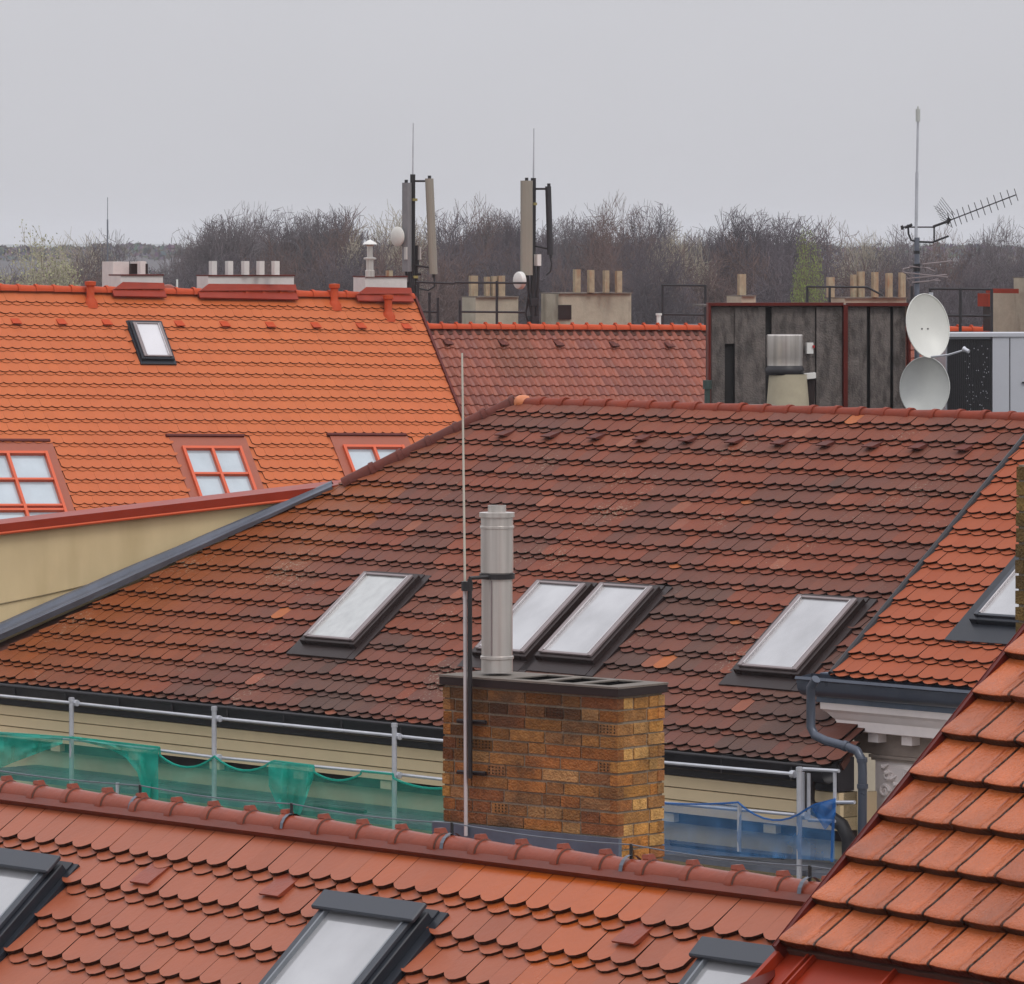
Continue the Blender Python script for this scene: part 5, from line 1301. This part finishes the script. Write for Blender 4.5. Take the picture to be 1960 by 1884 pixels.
for i in range(16000):
    u = R.uniform(-60, 2020); d = R.uniform(900, 1300); v = 472 + 3 * math.sin(u * .02) + 2 * math.sin(u * .09) + R.random() * 22
    q = P(u, v, d); s_ = R.uniform(.3, .8); a_ = Vector((R.gauss(0, 1), R.gauss(0, .6), R.gauss(0, 1.2))).normalized(); b_ = a_.orthogonal().normalized() * s_ * R.uniform(.3, .8)
    w.add([q - a_ * s_, q + b_, q + a_ * s_, q - b_], [(0, 1, 2, 3)], [(*[c_ * R.uniform(.7, 1.3) for c_ in srgb(84, 80, 82)], 0)] * 4)
tag(w.build('far_woodland', MATS['undergrowth']), 'far band of woodland low on the horizon', 'woodland', kind='stuff')
w = MB(); n = 160; vs = []
for i in range(n + 1):
    u = -300 + i * 2600 / n
    zt_ = P(u, 477 + 3 * math.sin(u * .02) + 3 * noise.noise(Vector((u * .03, 3, 0))), 1300).z
    for (dy, z) in ((0, 0), (10, zt_ * .6), (30, zt_), (200, zt_ - 3), (400, 0)):
        q = P(u, 470, 1300 + dy); vs.append(Vector((q.x, q.y, z)))
w.add(vs, [(i * 5 + j, i * 5 + j + 1, (i + 1) * 5 + j + 1, (i + 1) * 5 + j) for i in range(n) for j in range(4)])
tag(w.build('far_wooded_hill', mat('far_wood_bank', srgb(84, 80, 82), .95, var=.3, scale=.3)), 'low far wooded rise on the horizon', None, kind='structure')
# bank behind the brush
w = MB(); n = 60; vs = []
for i in range(n + 1):
    u = -300 + i * 2600 / n
    zt_ = P(u, 536 + 8 * math.sin(i * .9) + (10 if u < 370 else 0), 530).z
    for (dy, z) in ((0, 0), (4, zt_ * .7), (12, zt_), (60, zt_ - 1), (90, 0)):
        q = P(u, 470, 530 + dy); vs.append(Vector((q.x, q.y, z + (ru(-.4, .4) if z else 0))))
w.add(vs, [(i * 5 + j, i * 5 + j + 1, (i + 1) * 5 + j + 1, (i + 1) * 5 + j) for i in range(n) for j in range(4)])
tag(w.build('wooded_hill', mat('dark_wood_bank', srgb(74, 68, 68), .95, var=.35, scale=.6), smooth=True), 'dark wooded bank behind the trees', None, kind='structure')

# ================================================================= GROUND, HILL, SKY
w = MB(); w.add([(-9000, -500, 0), (9000, -500, 0), (9000, 16000, 0), (-9000, 16000, 0)], [(0, 1, 2, 3)])
tag(w.build('ground', M_street), 'street level ground far below the roofs', None, kind='structure')
w = MB(); n = 80; vs = []
for i in range(n + 1):
    x = -2200 + 4400 * i / n; z = 22 + 1.5 + 3 * noise.noise(Vector((x * .0022, 1, 0))) + 3 * noise.noise(Vector((x * .02, 4, 0)))
    for (dy, zz) in ((0, 0), (150, z * .8), (260, z), (700, 0)): vs.append((x, 5200 + dy, zz))
w.add(vs, [(i * 4 + j, i * 4 + j + 1, (i + 1) * 4 + j + 1, (i + 1) * 4 + j) for i in range(n) for j in range(3)])
tag(w.build('distant_hills', M_hill, smooth=True), 'faint distant hills on the horizon', None, kind='structure')

SUN_EL, SUN_AZ = rad(48), rad(35)   # azimuth to the right of the viewing direction's back
HAZE = True
if HAZE:
    w = MB(); X0, X1, Y0, Y1, Z0, Z1 = -2600, 2600, -30, 6200, -1, 46
    w.box8([(X0, Y0, Z0), (X1, Y0, Z0), (X1, Y1, Z0), (X0, Y1, Z0), (X0, Y0, Z1), (X1, Y0, Z1), (X1, Y1, Z1), (X0, Y1, Z1)])
    hm_ = bpy.data.materials.new('haze'); nt, N, L = nodes_of(hm_); N.remove(N['Principled BSDF'])
    pv = N.new('ShaderNodeVolumePrincipled'); pv.inputs['Color'].default_value = (.93, .95, 1, 1); pv.inputs['Density'].default_value = .00018; pv.inputs['Anisotropy'].default_value = .0
    L.new(pv.outputs[0], N['Material Output'].inputs['Volume'])
    tag(w.build('haze', hm_), 'thin pale haze in the air', 'haze', kind='stuff')

W = bpy.data.worlds.new('World'); S.world = W; W.use_nodes = True; N = W.node_tree.nodes; L = W.node_tree.links
bg = N['Background']; bg.inputs['Strength'].default_value = .1
sk = N.new('ShaderNodeTexSky'); sk.sky_type = 'NISHITA'; sk.sun_disc = False; sk.sun_elevation = SUN_EL; sk.sun_rotation = rad(180) - SUN_AZ
hs = N.new('ShaderNodeHueSaturation'); hs.inputs['Saturation'].default_value = .15; L.new(sk.outputs[0], hs.inputs['Color'])
tc = N.new('ShaderNodeTexCoord'); sx_ = N.new('ShaderNodeSeparateXYZ'); L.new(tc.outputs['Generated'], sx_.inputs[0])
mx0 = N.new('ShaderNodeMath'); mx0.operation = 'MAXIMUM'; mx0.inputs[1].default_value = 0; L.new(sx_.outputs['Z'], mx0.inputs[0])
ma = N.new('ShaderNodeMath'); ma.operation = 'MULTIPLY_ADD'; ma.inputs[1].default_value = 1.8; ma.inputs[2].default_value = 1.0; L.new(mx0.outputs[0], ma.inputs[0])
nzw = N.new('ShaderNodeTexNoise'); nzw.inputs['Scale'].default_value = 9; nzw.inputs['Detail'].default_value = 3; L.new(tc.outputs['Generated'], nzw.inputs['Vector'])
mrw = N.new('ShaderNodeMapRange'); mrw.inputs[3].default_value = .93; mrw.inputs[4].default_value = 1.07; L.new(nzw.outputs['Fac'], mrw.inputs[0])
mm_ = N.new('ShaderNodeMath'); mm_.operation = 'MULTIPLY'; L.new(ma.outputs[0], mm_.inputs[0]); L.new(mrw.outputs[0], mm_.inputs[1])
vc = N.new('ShaderNodeVectorMath'); vc.operation = 'SCALE'; vc.inputs[0].default_value = (5.5, 5.5, 5.85); L.new(mm_.outputs[0], vc.inputs['Scale'])
mix = N.new('ShaderNodeMix'); mix.data_type = 'RGBA'; mix.inputs[0].default_value = .94; L.new(hs.outputs[0], mix.inputs[6]); L.new(vc.outputs[0], mix.inputs[7]); L.new(mix.outputs[2], bg.inputs['Color'])
sl = bpy.data.lights.new('sun', 'SUN'); sl.energy = .9; sl.angle = rad(18); sl.color = (1, .97, .92)
so = bpy.data.objects.new('sun', sl); COL.objects.link(so); so.location = (20, -20, 60)
sd = Vector((math.sin(SUN_AZ) * math.cos(SUN_EL), -math.cos(SUN_AZ) * math.cos(SUN_EL), math.sin(SUN_EL)))
so.rotation_euler = sd.to_track_quat('Z', 'Y').to_euler()

cam = bpy.data.cameras.new('camera'); cam.sensor_width = 36; cam.sensor_fit = 'HORIZONTAL'; cam.lens = 36 * F / 1960; cam.shift_y = -(942 - 470) / 1960; cam.clip_start = 1; cam.clip_end = 30000
co_ = bpy.data.objects.new('camera', cam); COL.objects.link(co_); co_.location = EYE; co_.rotation_euler = (rad(90), 0, 0); S.camera = co_
S.view_settings.view_transform = 'Standard'; S.view_settings.look = 'None'; S.view_settings.exposure = 0; S.view_settings.gamma = 1
S.cycles.transparent_max_bounces = 32; S.cycles.max_bounces = 8; S.cycles.volume_bounces = 1
